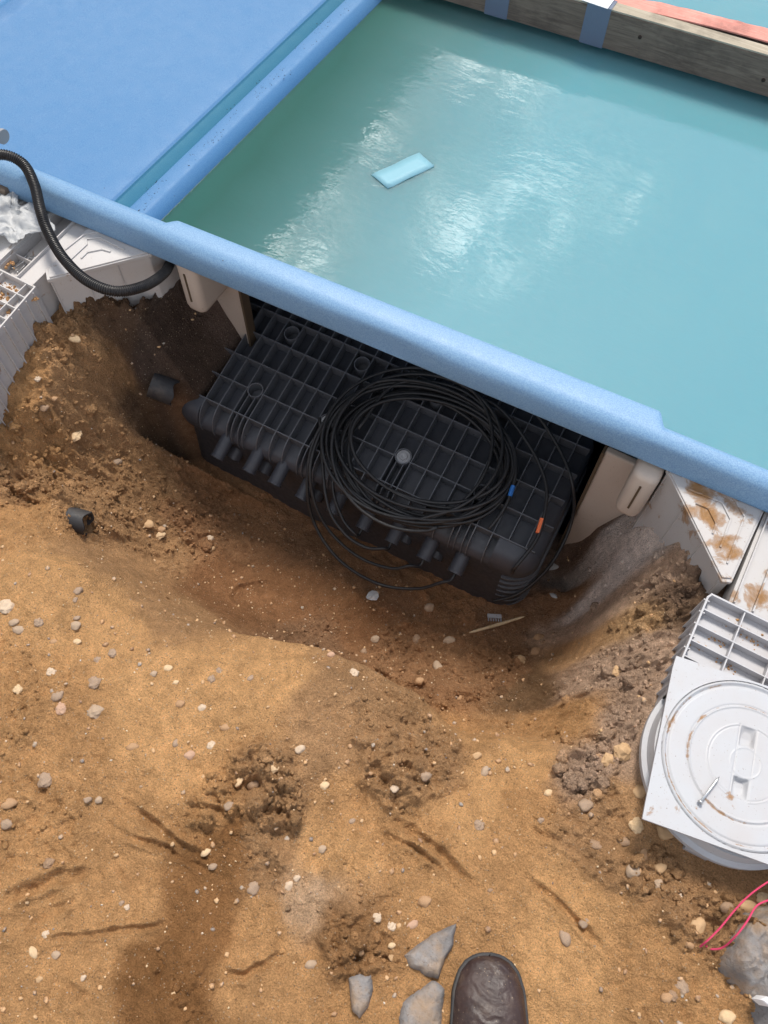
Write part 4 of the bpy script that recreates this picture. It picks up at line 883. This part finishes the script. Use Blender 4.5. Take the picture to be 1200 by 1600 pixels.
# ------------------------------------------------------------------ rocks from outlines
def rock(outline, z0, h, matl, name, label, cat, group=None, seed=1, tilt=(0, 0), power=5, rough=.12):
    q = [A(*p, z0) for p in outline]; c = sum(q, Vector())/len(q); n = 96; m_ = len(q)
    # resample outline
    per = []; tot = [0]
    for i in range(m_): tot.append(tot[-1]+(q[(i+1) % m_]-q[i]).length)
    for k in range(n):
        s = tot[-1]*k/n; i = max(j for j in range(m_) if tot[j] <= s); f_ = (s-tot[i])/(tot[i+1]-tot[i]); per.append(q[i].lerp(q[(i+1) % m_], f_))
    rings = []; fr = [0.02]+list(np.linspace(.08, 1, 22))
    size = max((p-c).length for p in per)
    rings.append([Vector((c.x+(p.x-c.x)*.96, c.y+(p.y-c.y)*.96, c.z-.03)) for p in per])
    for f_ in reversed(fr):
        rg_ = []
        for p in per:
            x, y = c.x+(p.x-c.x)*f_, c.y+(p.y-c.y)*f_
            nz = mnoise.fractal(Vector((x*30+seed, y*30, seed*3.1)), 1, 2, 5)*rough*h*1.2+mnoise.noise(Vector((x*22, y*22+seed, 2)))*h*.45+mnoise.noise(Vector((x*120, y*120+seed, 2)))*h*.12
            ex = 1+.06*mnoise.noise(Vector((p.x*70, p.y*70, seed)))+.035*mnoise.noise(Vector((p.x*190, p.y*190, seed)))
            z = z0+h*(1-f_**power)+nz*(1-f_**8*.4)+tilt[0]*(x-c.x)+tilt[1]*(y-c.y)
            rg_.append(Vector((c.x+(x-c.x)*ex, c.y+(y-c.y)*ex, z)))
        rings.append(rg_)
    mb = MB(); mb.loft(rings); o = mb.build(name, matl, smooth='auto'); tag(o, label, cat, group); return o
rock([(1240,1380),(1200,1412),(1165,1428),(1140,1450),(1130,1480),(1119,1498),(1125,1520),(1150,1548),(1165,1580),(1180,1610),(1240,1640),(1320,1560),(1320,1430)], .03, .05, M_conc, 'concrete_rubble', 'large rough grey lump of concrete in the bottom right corner', 'rubble', None, 3, rough=.2)
GR = 'broken grey concrete pieces by the boot'
rock([(630,1493),(655,1475),(675,1460),(700,1448),(713,1443),(708,1475),(695,1500),(690,1515),(685,1530),(665,1525),(640,1510)], .005, .016, M_conc, 'concrete_rubble', 'pointed flat grey concrete shard left of the boot, topmost', 'rubble', GR, 5, power=7)
rock([(662,1540),(680,1530),(695,1545),(692,1575),(690,1625),(620,1620),(624,1595),(628,1568),(645,1553)], .005, .014, M_conc, 'concrete_rubble', 'squarish grey concrete piece touching the left side of the boot', 'rubble', GR, 7, power=8)
rock([(545,1528),(560,1520),(580,1522),(583,1545),(575,1575),(562,1592),(550,1580),(547,1560)], .003, .012, M_conc, 'concrete_rubble', 'small half buried grey concrete piece furthest left of the boot', 'rubble', GR, 9, power=6)
rock([(1187,1562),(1196,1556),(1212,1560),(1216,1574),(1200,1573)], .085, .004, M_papr, 'plastic_shard', 'white shard at the bottom right corner on the concrete lump', 'shard', None, 2)

# pink string
def strand(pl2):
    sp2_ = spline(pl2, 16); out_ = []
    return sp2_
def gz(px, py, up=.004):
    g = ground(px, py); return g+Vector((0, 0, up))
st = thing('pink_string', 'twisted bright pink string looping over the soil beside the concrete lump', 'string', gz(1095, 1478))
base = [A(1225, 1365, .085), A(1200, 1378, .08), A(1172, 1398, .076), A(1150, 1420, .07), A(1125, 1450, .064), A(1105, 1470, .056), gz(1093, 1479, .003)]
base2 = [gz(1100, 1478, .003), A(1112, 1483, .045), A(1130, 1480, .06), A(1150, 1462, .088), A(1167, 1440, .094), A(1182, 1416, .092), A(1202, 1406, .085), A(1230, 1395, .08)]
for bb_ in (base, base2):
    s3 = spline(bb_, 40)
    for ph in (0, math.pi):
        pp = []
        for k, p in enumerate(s3):
            t = (s3[min(k+1, len(s3)-1)]-s3[max(k-1, 0)]).normalized(); u = t.cross(Vector((0, 0, 1))).normalized(); v = t.cross(u); a_ = k*.9+ph
            pp.append(p+(u*math.cos(a_)+v*math.sin(a_))*.0007)
        mb = MB(); mb.tube(pp, .0009, 6); mb.build('strand', M_string, st, smooth=True)

# ------------------------------------------------------------------ boot
toe = A(765, 1490, .03); mid_ = (A(702, 1592, .03)+A(830, 1592, .03))/2; fd = (mid_-toe); fd.z = 0; fd.normalize(); sdv = Vector((-fd.y, fd.x, 0))
gb = hz(toe.x, toe.y)
boot = thing('work_boot', 'dusty dark brown leather work boot planted on the sand at the bottom edge', 'boot', toe)
def foot_ring(s, zl, scale=1., n=28, hl=None):
    pass
LBt = .30
def halfw(s):   # half width along the foot, s in metres from the toe
    t = s/LBt; pts_ = [(0, 0.002), (.004, .0115), (.012, .0195), (.035, .032), (.08, .043), (.16, .051), (.30, .0545), (.40, .052), (.52, .044), (.65, .038), (.8, .038), (.92, .034), (.98, .022), (1, 0.004)]
    for (a_, b_), (c_, d_) in zip(pts_[:-1], pts_[1:]):
        if t <= c_: f_ = (t-a_)/(c_-a_); return b_+(d_-b_)*f_
    return .004
def outline_foot(off, z, n=40):
    o_ = []; ss = [LBt*(.5-.5*math.cos(math.pi*k/n)) for k in range(n+1)]
    L1 = [(s, halfw(s)) for s in ss]
    for s, w in L1: o_.append(toe+fd*(s*(1+2*off/LBt)-off)+sdv*(w+off))
    for s, w in L1[::-1][1:-1]: o_.append(toe+fd*(s*(1+2*off/LBt)-off)-sdv*(w+off))
    return [Vector((v.x, v.y, z)) for v in o_]
zb = gb-.008
mb = MB(); mb.loft([outline_foot(-.001, zb), outline_foot(.0012, zb+.006), outline_foot(.0012, zb+.022), outline_foot(.001, zb+.027), outline_foot(-.006, zb+.028)]); mb.build('sole', M_rubber, boot, smooth='auto')
def toph(s):
    pts_ = [(0, .026), (.004, .036), (.01, .043), (.03, .053), (.06, .061), (.10, .066), (.14, .073), (.18, .088), (.21, .108), (.24, .12), (.28, .12), (.30, .10)]
    for (a_, b_), (c_, d_) in zip(pts_[:-1], pts_[1:]):
        if s <= c_: f_ = (s-a_)/(c_-a_); return b_+(d_-b_)*f_
    return .1
rings = []; nS = 60
for k in range(nS+1):
    s = .0012+(LBt-.003)*(.5-.5*math.cos(math.pi*k/nS)); w = halfw(s)*.985; h = toph(s); rg_ = []
    cre = .0016*math.sin(s*190)*math.exp(-((s-.105)/.03)**2)
    for j in range(33):
        an = math.pi*j/32; ca_, sa_ = math.cos(an), math.sin(an); e_ = .78
        x = w*math.copysign(abs(ca_)**e_, ca_); z = .022+(h-.022)*abs(sa_)**.80
        z += (cre*(1+.4*ca_))*abs(sa_)
        rg_.append(toe+fd*s+sdv*x+Vector((0, 0, zb+z-toe.z)))
    rings.append(rg_)
mb = MB(); mb.loft(rings); mb.build('upper', M_leather, boot, smooth='auto')
mb = MB(); mb.loft([outline_foot(.0012, zb+.0275), outline_foot(.0018, zb+.030), outline_foot(.0005, zb+.0325), outline_foot(-.006, zb+.033)]); mb.build('welt', M_rubber, boot, smooth='auto')
def shaft(mb, zs):
    rings = []
    for z, r, sh in zs:
        c = toe+fd*(.235+sh); rings.append([Vector((c.x, c.y, zb+z))+fd*(r*1.15*math.cos(t))+sdv*(r*.9*math.sin(t)) for t in [2*math.pi*k/32 for k in range(32)]])
    mb.loft(rings)
mb = MB(); shaft(mb, [(.05, .05, -.005), (.09, .053, -.004), (.13, .052, 0), (.19, .056, .004), (.192, .05, .004)]); mb.build('shaft', M_leather, boot, smooth='auto')
mb = MB(); shaft(mb, [(.15, .066, 0), (.155, .072, .002), (.22, .074, .008), (.34, .076, .02), (.46, .082, .035)]); mb.build('trouser_leg', M_denim, boot, smooth='auto')

# ------------------------------------------------------------------ twig, scraps
def scrap(px, py, w, h, rot, matl, name, label, cat, seed):
    g = gz(px, py, .002); rnd = random.Random(seed); k_ = pxm(g); a_ = w/k_/2; b_ = h/k_/2
    mb = MB(); n = 9; vs = []
    up = Vector((-.444, .77, 0)).normalized(); rt = Vector((.77, .444, 0)).normalized()
    for i in range(n):
        t = 2*math.pi*i/n; x, y = a_*math.cos(t)*rnd.uniform(.75, 1.2), b_*math.sin(t)*rnd.uniform(.7, 1.2)
        xr = x*math.cos(rot)-y*math.sin(rot); yr = x*math.sin(rot)+y*math.cos(rot); vs.append(g+rt*xr+up*yr+Vector((0, 0, rnd.uniform(.000, .005))))
    vs.append(g+Vector((0, 0, .005))); mb.add(vs, [(i, (i+1) % n, n) for i in range(n)]); o = mb.build(name, matl); s_ = o.modifiers.new('s', 'SOLIDIFY'); s_.thickness = .001
    tag(o, label, cat)
a_, b_ = gz(733, 990, .006), gz(818, 966, .010); mid2 = gz(775, 979, .010)
mb = MB(); mb.tube(spline([a_, mid2, b_], 6), [.0012]+[.0035]*4+[.0042]*4+[.003]*3+[.001], 7); o = mb.build('wood_splinter', M_twig); tag(o, 'pale split twig lying on the pit floor below the box', 'twig')
clip = thing('plastic_clip', 'small grey white comb shaped clip beside the twig in the pit', 'clip', gz(772, 968))
c_ = gz(772, 967, .006); mb = MB(); up = Vector((-.444, .77, 0)).normalized(); rt = Vector((.82, .40, 0)).normalized()
mtx = Matrix(((rt.x, up.x, 0, c_.x), (rt.y, up.y, 0, c_.y), (0, 0, 1, c_.z), (0, 0, 0, 1)))
mb.box(-.017, .017, -.001, .009, 0, .004, mtx); mb.build('bar', M_greyp, clip)
for k in range(6):
    mb = MB(); mb.box(-.016+k*.006, -.0135+k*.006, -.009, -.0012, 0, .003, mtx); mb.build('tooth', M_greyp, clip)
scrap(583, 932, 22, 16, .4, M_bag, 'film_scrap', 'small scrap of whitish film on the pit floor below the spouts', 'scrap', 1)
scrap(866, 885, 22, 13, .5, M_bag, 'film_scrap', 'bluish white scrap of film right of the box corner', 'scrap', 2)
scrap(865, 933, 16, 7, -.4, M_bag, 'film_scrap', 'tiny pale scrap at the right side of the pit floor', 'scrap', 3)

# ------------------------------------------------------------------ pebbles
def peb_mesh(name, matl, seed, sx_, sy_, sz_, ang=.0, sub=3):
    bm = bmesh.new(); bmesh.ops.create_icosphere(bm, subdivisions=sub, radius=1); rnd = random.Random(seed); off = Vector((rnd.uniform(0, 50),)*3)
    for v in bm.verts:
        n = mnoise.noise(v.co*1.1+off)*.25+mnoise.noise(v.co*2.6+off)*(.08+.1*ang)
        if ang: 
            c = v.co.copy(); q = Vector([round(x*1.6)/1.6 for x in c]); v.co = c.lerp(q, .45*ang)
        v.co *= (1+n); v.co = Vector((v.co.x*sx_, v.co.y*sy_, v.co.z*sz_))
    me = bpy.data.meshes.new(name); bm.to_mesh(me); bm.free(); me.materials.append(matl)
    if ang < .6: me.shade_smooth()
    return me
SM = {'slate': m_stone('blue_grey_flint', (.10, .11, .12), (.19, .195, .20), .55), 'grey': m_stone('grey_pebble', (.22, .21, .19), (.33, .31, .28)), 'white': m_stone('white_flint', (.46, .41, .34), (.64, .59, .50), .5),
      'cream': m_stone('cream_flint', (.58, .44, .26), (.72, .60, .42)), 'brown': m_stone('brown_flint', (.20, .12, .075), (.32, .20, .12), .55), 'tan': m_stone('tan_stone', (.40, .27, .15), (.50, .36, .22)), 'dark': m_stone('dark_flint', (.04, .042, .05), (.09, .09, .10), .45), 'rose': m_stone('rose_stone', (.34, .21, .18), (.45, .32, .28))}
PB = {}
for c, m_ in SM.items():
    for k in range(3): PB[(c, k)] = peb_mesh('pebble_'+c, m_, hash((len(c), k, c[0] > 'g')) % 97+k, 1, (.62, .8, .95)[k], (.42, .55, .6)[k], ang=(.0, .25, .9)[k])
CN = {'slate': 'blue grey', 'grey': 'grey', 'white': 'white', 'cream': 'cream', 'brown': 'brown', 'tan': 'tan', 'dark': 'dark', 'rose': 'rosy'}
PL = [  # px, py, size px, shape, colour, turn, place
(122,923,14,1,'slate',.6,'at the top of the lit left sand'),(118,938,9,1,'slate',1.,'just below a larger one at the top of the lit left sand'),(120,966,11,0,'slate',.2,'third down the line on the upper left sand'),(118,978,17,1,'grey',.2,'just under a smaller blue one on the upper left sand'),
(10,947,24,2,'white',.3,'at the left edge level with the lit sand top'),(22,973,18,0,'grey',0,'by the left edge below the white flint'),(32,984,22,0,'grey',.1,'pale and smooth near the left edge'),(61,973,14,2,'slate',.8,'right of the pale smooth one near the left edge'),(84,1003,13,0,'brown',.1,'flat one below the left pair'),
(120,1003,12,1,'cream',.1,'below the blue line of pebbles on the left'),(153,1032,13,2,'slate',.9,'split one left of centre on the upper sand'),(176,1020,14,2,'slate',.3,'chip right of the split one on the upper sand'),(80,1050,14,2,'white',.4,'chip above the oval grey one on the left'),(147,1066,20,2,'slate',.4,'large chipped one on the left sand'),
(89,1088,22,0,'slate',.3,'smooth oval above the pinkish flat one on the left'),(99,1107,20,2,'rose',.9,'flat pinkish one below the smooth oval on the left'),(149,1112,22,2,'grey',.3,'triangular one on the left sand'),(28,1077,14,2,'cream',1.8,'narrow chip near the left edge'),
(70,1218,24,2,'slate',.9,'large one at left below mid height'),(14,1256,24,0,'brown',.4,'dark oval at the left edge'),(12,1288,18,1,'slate',0,'at the left edge under the brown oval'),(137,1249,12,1,'slate',.2,'small one right of the brown oval'),(155,1250,12,1,'grey',.8,'small one beside a blue one, left'),
(76,1349,17,2,'dark',.5,'dark one at lower left'),(190,1411,9,1,'slate',.4,'above a white chip at lower left'),(198,1418,9,2,'white',.9,'chip below a blue pebble at lower left'),(72,1460,11,2,'white',1.1,'sliver at the lower left'),(88,1492,14,1,'grey',0,'half buried one at the lower left'),
(52,1488,18,0,'cream',-.9,'crescent shaped shell like one at lower left'),(62,1530,11,1,'tan',.2,'at lower left below the crescent'),(130,1528,10,1,'white',.6,'small one beside the wet patch, low left'),
(262,1045,14,1,'cream',.2,'bright one in the middle of the smooth sand'),(240,1053,11,1,'grey',.4,'faint one left of the bright cream one'),(275,1067,9,1,'cream',.5,'small one below the bright cream one'),(281,1101,15,1,'brown',.3,'round brown one on the smooth sand'),(316,1106,14,1,'white',.1,'round one right of the brown one on the smooth sand'),
(330,1061,12,2,'slate',1.2,'dark chip at the top of the smooth sand'),(342,1048,9,2,'slate',0,'tiny chip above the dark one'),(276,1160,16,0,'slate',.9,'pointed one below the brown one'),(298,1180,17,1,'rose',.2,'flat one right of the pointed one'),(330,1165,14,2,'white',1.6,'upright chip on the smooth sand'),(352,1137,16,0,'brown',.1,'flat reddish one on the smooth sand'),
(207,1167,18,0,'brown',.3,'dark one left of the pointed one'),(391,1060,12,0,'slate',.6,'thin chip near the top edge of the plateau'),(468,1170,16,1,'white',.2,'bright round one near the plateau edge'),(427,1200,16,2,'cream',.1,'yellowish one below the bright round one'),(373,1222,16,0,'cream',1.,'beside a brown hollow at mid left'),(358,1259,16,1,'slate',.2,'round one by the tread print'),
(396,1228,20,1,'dark',.3,'dark one above the tread print'),(321,1332,16,0,'cream',.6,'crescent shaped one by the wet patch'),(332,1354,14,0,'slate',.0,'at the edge of the wet patch'),(397,1387,22,1,'slate',.8,'large one right of the wet patch'),(452,1384,16,1,'white',.7,'pair member right of the wet patch, larger'),(464,1372,11,1,'white',.4,'pair member right of the wet patch, smaller'),
(486,1508,18,1,'grey',.3,'at the bottom, left of the soil lump'),(506,1228,16,1,'cream',0.2,'under the footprint hollow'),(503,1327,14,1,'grey',.2,'left of the ring shaped mark'),(665,1213,17,1,'slate',.2,'dark grey one above the furrow'),(617,1232,14,1,'white',.3,'pale one above the furrow, left of a blue one'),
(663,1409,20,1,'brown',.3,'round dark one above the concrete shard'),(615,1494,16,1,'tan',.2,'round smooth one left of the concrete shard'),(612,1478,11,1,'cream',.3,'above the round tan one by the shard'),(645,1445,18,0,'rose',.5,'flat one above the concrete shard'),(589,1434,13,2,'white',.7,'chip above the small buried concrete'),(612,1447,13,2,'white',.4,'chip between the two lower furrows'),
(883,1466,24,0,'slate',1.7,'long oval one right of the boot'),(912,1442,16,1,'slate',.4,'above the long oval one right of the boot'),(930,1320,22,0,'dark',-.5,'dark smooth oval left of the lid plate'),(989,1360,24,1,'grey',.9,'pale round one below left of the lid plate'),(1032,1355,20,1,'tan',.2,'round one under the lid plate'),(1005,1336,22,0,'brown',1.2,'flat one above the tan round one under the lid plate'),
(765,1392,10,1,'dark',.2,'small one above the boot toe'),(748,1290,16,2,'slate',.4,'chip in the middle right sand'),(845,1282,10,1,'slate',.3,'small one right of the middle'),(915,1258,22,1,'slate',.1,'blue grey one under the clods at right'),(1064,1543,20,2,'slate',1.2,'pale slab at bottom right'),(1052,1556,16,2,'dark',.4,'dark shard beside the pale slab'),(1090,1448,28,1,'tan',.8,'large tan one left of the pink string'),
(1063,1397,16,2,'white',.2,'white chip left of the pink string'),(1029,1381,14,2,'grey',.8,'angular one under the lid'),(1136,1418,20,1,'dark',.1,'dark round one between the string strands'),(1168,1416,28,0,'tan',-.3,'orange brown oval between the string strands'),(1040,1560,18,1,'brown',.4,'brown one beside the pale slab'),(1136,1590,24,1,'cream',.2,'cut flint at the bottom right by the lump'),(1078,1475,16,1,'brown',.3,'where the string bends'),
(1190,1402,18,2,'cream',.4,'by the right edge above the concrete lump'),(671,949,16,1,'grey',.5,'pale one on the pit floor'),(586,999,14,1,'grey',.3,'on the pit floor near its lower edge'),(568,1019,12,1,'dark',1.,'dark one near the lower pit edge'),(651,1000,16,1,'dark',1.3,'dark upright one on the pit floor'),(702,1002,18,1,'grey',.2,'in the cluster at the pit centre'),(684,1043,22,0,'grey',1.8,'long one in the pit'),(655,1065,14,1,'brown',.4,'near the pit edge'),(839,1020,20,1,'brown',.3,'right of the pit centre'),(812,1033,20,2,'tan',.7,'yellowish one right of the pit centre'),(518,1024,12,1,'rose',.1,'at the plateau edge'),(553,1052,14,2,'white',.3,'white chip on the plateau edge'),
(842,997,16,1,'brown',.3,'below the twig on the right'),(718,1090,13,1,'brown',1.4,'at the bottom of the pit'),(230,819,20,0,'tan',-.2,'smooth bean shaped one right of the broken pipe'),(252,829,13,1,'brown',.3,'round one right of the bean shaped one'),(250,836,15,2,'cream',.2,'pale chip by the bean shaped one'),(328,841,10,2,'white',.5,'white chip in the left of the pit'),(329,857,13,1,'tan',.2,'below a white chip in the left of the pit'),
(184,722,13,1,'slate',.2,'dark one on the left slope'),(69,638,16,1,'dark',.1,'dark one on the left bank'),(22,665,18,1,'grey',.2,'at the left edge of the bank'),(120,684,20,2,'cream',1.,'whitish one in the left bank'),(86,626,10,1,'brown',.4,'small one on the left bank'),(60,594,10,2,'white',.3,'white chip by the left grid block'),(118,532,20,0,'cream',-.3,'pale flat one below the left trapezoid lid'),
(972,1175,26,2,'tan',.9,'large clod like one at the right clods'),(950,1190,22,2,'tan',.3,'below left of the large clod'),(935,1240,16,2,'brown',.9,'beside the blue grey one under the clods'),(968,1050,20,2,'tan',.4,'on the right mound'),(1000,1236,24,1,'tan',.3,'beside the lid plate'),(994,1290,22,2,'cream',1.2,'angular one under the lower left lid corner'),(1040,1300,28,1,'tan',-.3,'partly under the lid plate corner'),(975,1315,22,0,'dark',-.3,'dark flat one under the lid corner'),
(745,1180,14,1,'tan',.2,'on the pale smear'),(757,1206,18,0,'grey',1.,'in the pale smear at centre'),(857,1240,14,1,'cream',.3,'left of the blue grey one'),(575,1216,12,1,'brown',.1,'inside the hollow at centre'),(550,1283,12,0,'slate',.2,'flat one in the hollow centre')]
used = set()
SHP = {0: 'elongated', 1: 'rounded', 2: 'angular'}
for (px, py, s_px, shp, colr_, turn, place) in PL:
    g = ground(px, py); sz = s_px/2/pxm(g); o = bpy.data.objects.new('pebble', PB[(colr_, shp)]); sc.collection.objects.link(o)
    o.location = g+Vector((0, 0, -sz*.08)); o.scale = (sz*1.08,)*3; o.rotation_euler = (random.uniform(-.25, .25), random.uniform(-.25, .25), turn+.52)
    tag(o, f'{SHP[shp]} {CN[colr_]} pebble, {place}' if len(place.split()) < 12 else f'{CN[colr_]} pebble, {place}', 'pebble', 'pebbles scattered on the dug sand')
# uncountable gravel and crumbs
def scatter(name, n, region, r0, r1, matl, label, flat=.6, dens=None, sub=1, powr=2.5, sink=.2, soil=False):
    SC_ = []
    ico = bmesh.new(); bmesh.ops.create_icosphere(ico, subdivisions=sub, radius=1); base_v = np.array([v.co[:] for v in ico.verts]); base_f = np.array([[v.index for v in f.verts] for f in ico.faces]); ico.free()
    V = []; Fc = []; b = 0; k = 0; tries = 0
    while k < n and tries < n*40:
        tries += 1
        x = random.uniform(region[0], region[1]); y = random.uniform(region[2], region[3])
        if dens and random.random() > dens(x, y): continue
        r = r0+(r1-r0)*random.random()**powr; z = hz(x, y)
        jit = 1+rng.uniform(-.28, .28, (len(base_v), 1)); v = base_v*jit*np.array([r, r*random.uniform(.55, 1), r*random.uniform(.4, .8)*flat/.6]); a_ = random.uniform(0, 6.3); c, s = math.cos(a_), math.sin(a_)
        v = np.stack([v[:, 0]*c-v[:, 1]*s+x, v[:, 0]*s+v[:, 1]*c+y, v[:, 2]+z+r*sink], 1); SC_.append((x, y)); V.append(v); Fc.append(base_f+b); b += len(v); k += 1
    V = np.concatenate(V); Fc = np.concatenate(Fc); me = bpy.data.meshes.new(name); me.vertices.add(len(V)); me.vertices.foreach_set('co', V.astype(np.float32).ravel())
    me.loops.add(Fc.size); me.loops.foreach_set('vertex_index', Fc.astype(np.int32).ravel()); me.polygons.add(len(Fc)); me.polygons.foreach_set('loop_start', np.arange(0, Fc.size, 3, dtype=np.int32)); me.polygons.foreach_set('loop_total', np.full(len(Fc), 3, np.int32))
    me.update(calc_edges=True); me.materials.append(matl)
    if soil:
        q_ = np.array(SC_); cv = np.ones((len(q_), 4), np.float32); f_ = rng.uniform(.8, 1.2, len(q_))
        for k in range(3): cv[:, k] = lin(q_[:, 0], q_[:, 1], acc[..., k])*f_
        ca_ = me.color_attributes.new('soil', 'FLOAT_COLOR', 'POINT'); ca_.data.foreach_set('color', np.repeat(cv, len(base_v), 0).ravel())
    o = bpy.data.objects.new(name, me); sc.collection.objects.link(o); tag(o, label, kind='stuff'); return o
def rgd(x, y): return float(lin(np.array(x), np.array(y), acc[..., 3]))
RG = (-1.3, .62, -.42, .99)
notblk = lambda x, y: 0 if (x < -1.18 and y > .56) or (x > .22 and y > .33) or (-1.0 < x < -.03 and y > .74) else 1
scatter('gravel', 2600, RG, .0006, .0022, SM['cream'], 'tiny pale flint grit strewn over the sand', dens=lambda x, y: notblk(x, y)*.8)
scatter('gravel', 300, RG, .0007, .0028, SM['white'], 'small white flint chips strewn over the sand', dens=lambda x, y: notblk(x, y)*.8)
scatter('gravel', 700, RG, .001, .0045, SM['tan'], 'small tan stones strewn over the sand', dens=notblk, sub=2)
scatter('gravel', 420, RG, .001, .005, SM['grey'], 'small grey stones strewn over the sand', dens=notblk, sub=2)
scatter('gravel', 420, RG, .001, .005, SM['slate'], 'small blue grey flint chips strewn over the sand', dens=notblk, sub=1)
scatter('gravel', 600, RG, .001, .0055, SM['brown'], 'small brown stones strewn over the sand', dens=notblk, sub=2)
C1 = m_stone('clod_light', (.44, .28, .16), (.54, .37, .24), .95); C2 = m_stone('clod_dark', (.27, .155, .08), (.36, .22, .12), .95)
scatter('soil_clods', 6500, RG, .0009, .0060, M_soil, 'crumbly soil clods on the rough banks', .8, dens=lambda x, y: notblk(x, y)*(max(0, rgd(x, y)-.25)*1.5)**1.6, sub=2, powr=2.6, sink=.0, soil=True)
scatter('soil_clods', 260, RG, .005, .0150, M_soil, 'larger crumbling lumps of soil on the rough banks', .8, dens=lambda x, y: notblk(x, y)*(max(0, rgd(x, y)-.4)*1.6)**2*(1.6 if x > 0 else .5), sub=3, powr=2.2, sink=-.1, soil=True)

# ------------------------------------------------------------------ house whose eave is mirrored in the water
hs = thing('house', 'plain brick house whose dark eave is mirrored in the left of the water', 'house', (-6, 2, 0))
M_brickw = mat('house_wall', (.16, .10, .075), .9); gg = G(M_brickw)
br = gg.n('ShaderNodeTexBrick', i_Scale=4.0); gg.t.links.new(gg.co, br.inputs[0]); br.inputs['Color1'].default_value = (.10, .10, .10, 1); br.inputs['Color2'].default_value = (.09, .09, .09, 1); br.inputs['Mortar'].default_value = (.10, .085, .075, 1); gg.col(br.outputs[0])
M_roof = mat('roof_slate', (.06, .055, .055), .8); M_glass = mat('window_glass', (.03, .035, .04), .1)
mb = MB(); mb.box(-9, -4.6, -1.5, 17.5, -.1, 4.9); mb.build('wall', M_brickw, hs)
mb = MB(); mb.add([(-4.25, -2, 4.82), (-4.25, 18, 4.82), (-4.25, 18, 4.98), (-4.25, -2, 4.98), (-6.8, -2, 6.6), (-6.8, 18, 6.6), (-9.4, -2, 4.82), (-9.4, 18, 4.82)], [(0, 1, 2, 3), (3, 2, 5, 4), (4, 5, 7, 6), (0, 6, 7, 1), (0, 3, 4, 6), (1, 7, 5, 2)]); mb.build('roof', M_roof, hs)
for y in (0, 3.4, 6.6, 10, 13.4):
    for z in (.9, 3.1):
        mb = MB(); mb.box(-4.62, -4.57, y, y+1.2, z, z+1.2); w_ = mb.build('window', M_brickw, hs)
        mb = MB(); mb.box(-4.575, -4.56, y+.06, y+1.14, z+.06, z+1.14); mb.build('pane', M_glass, w_)
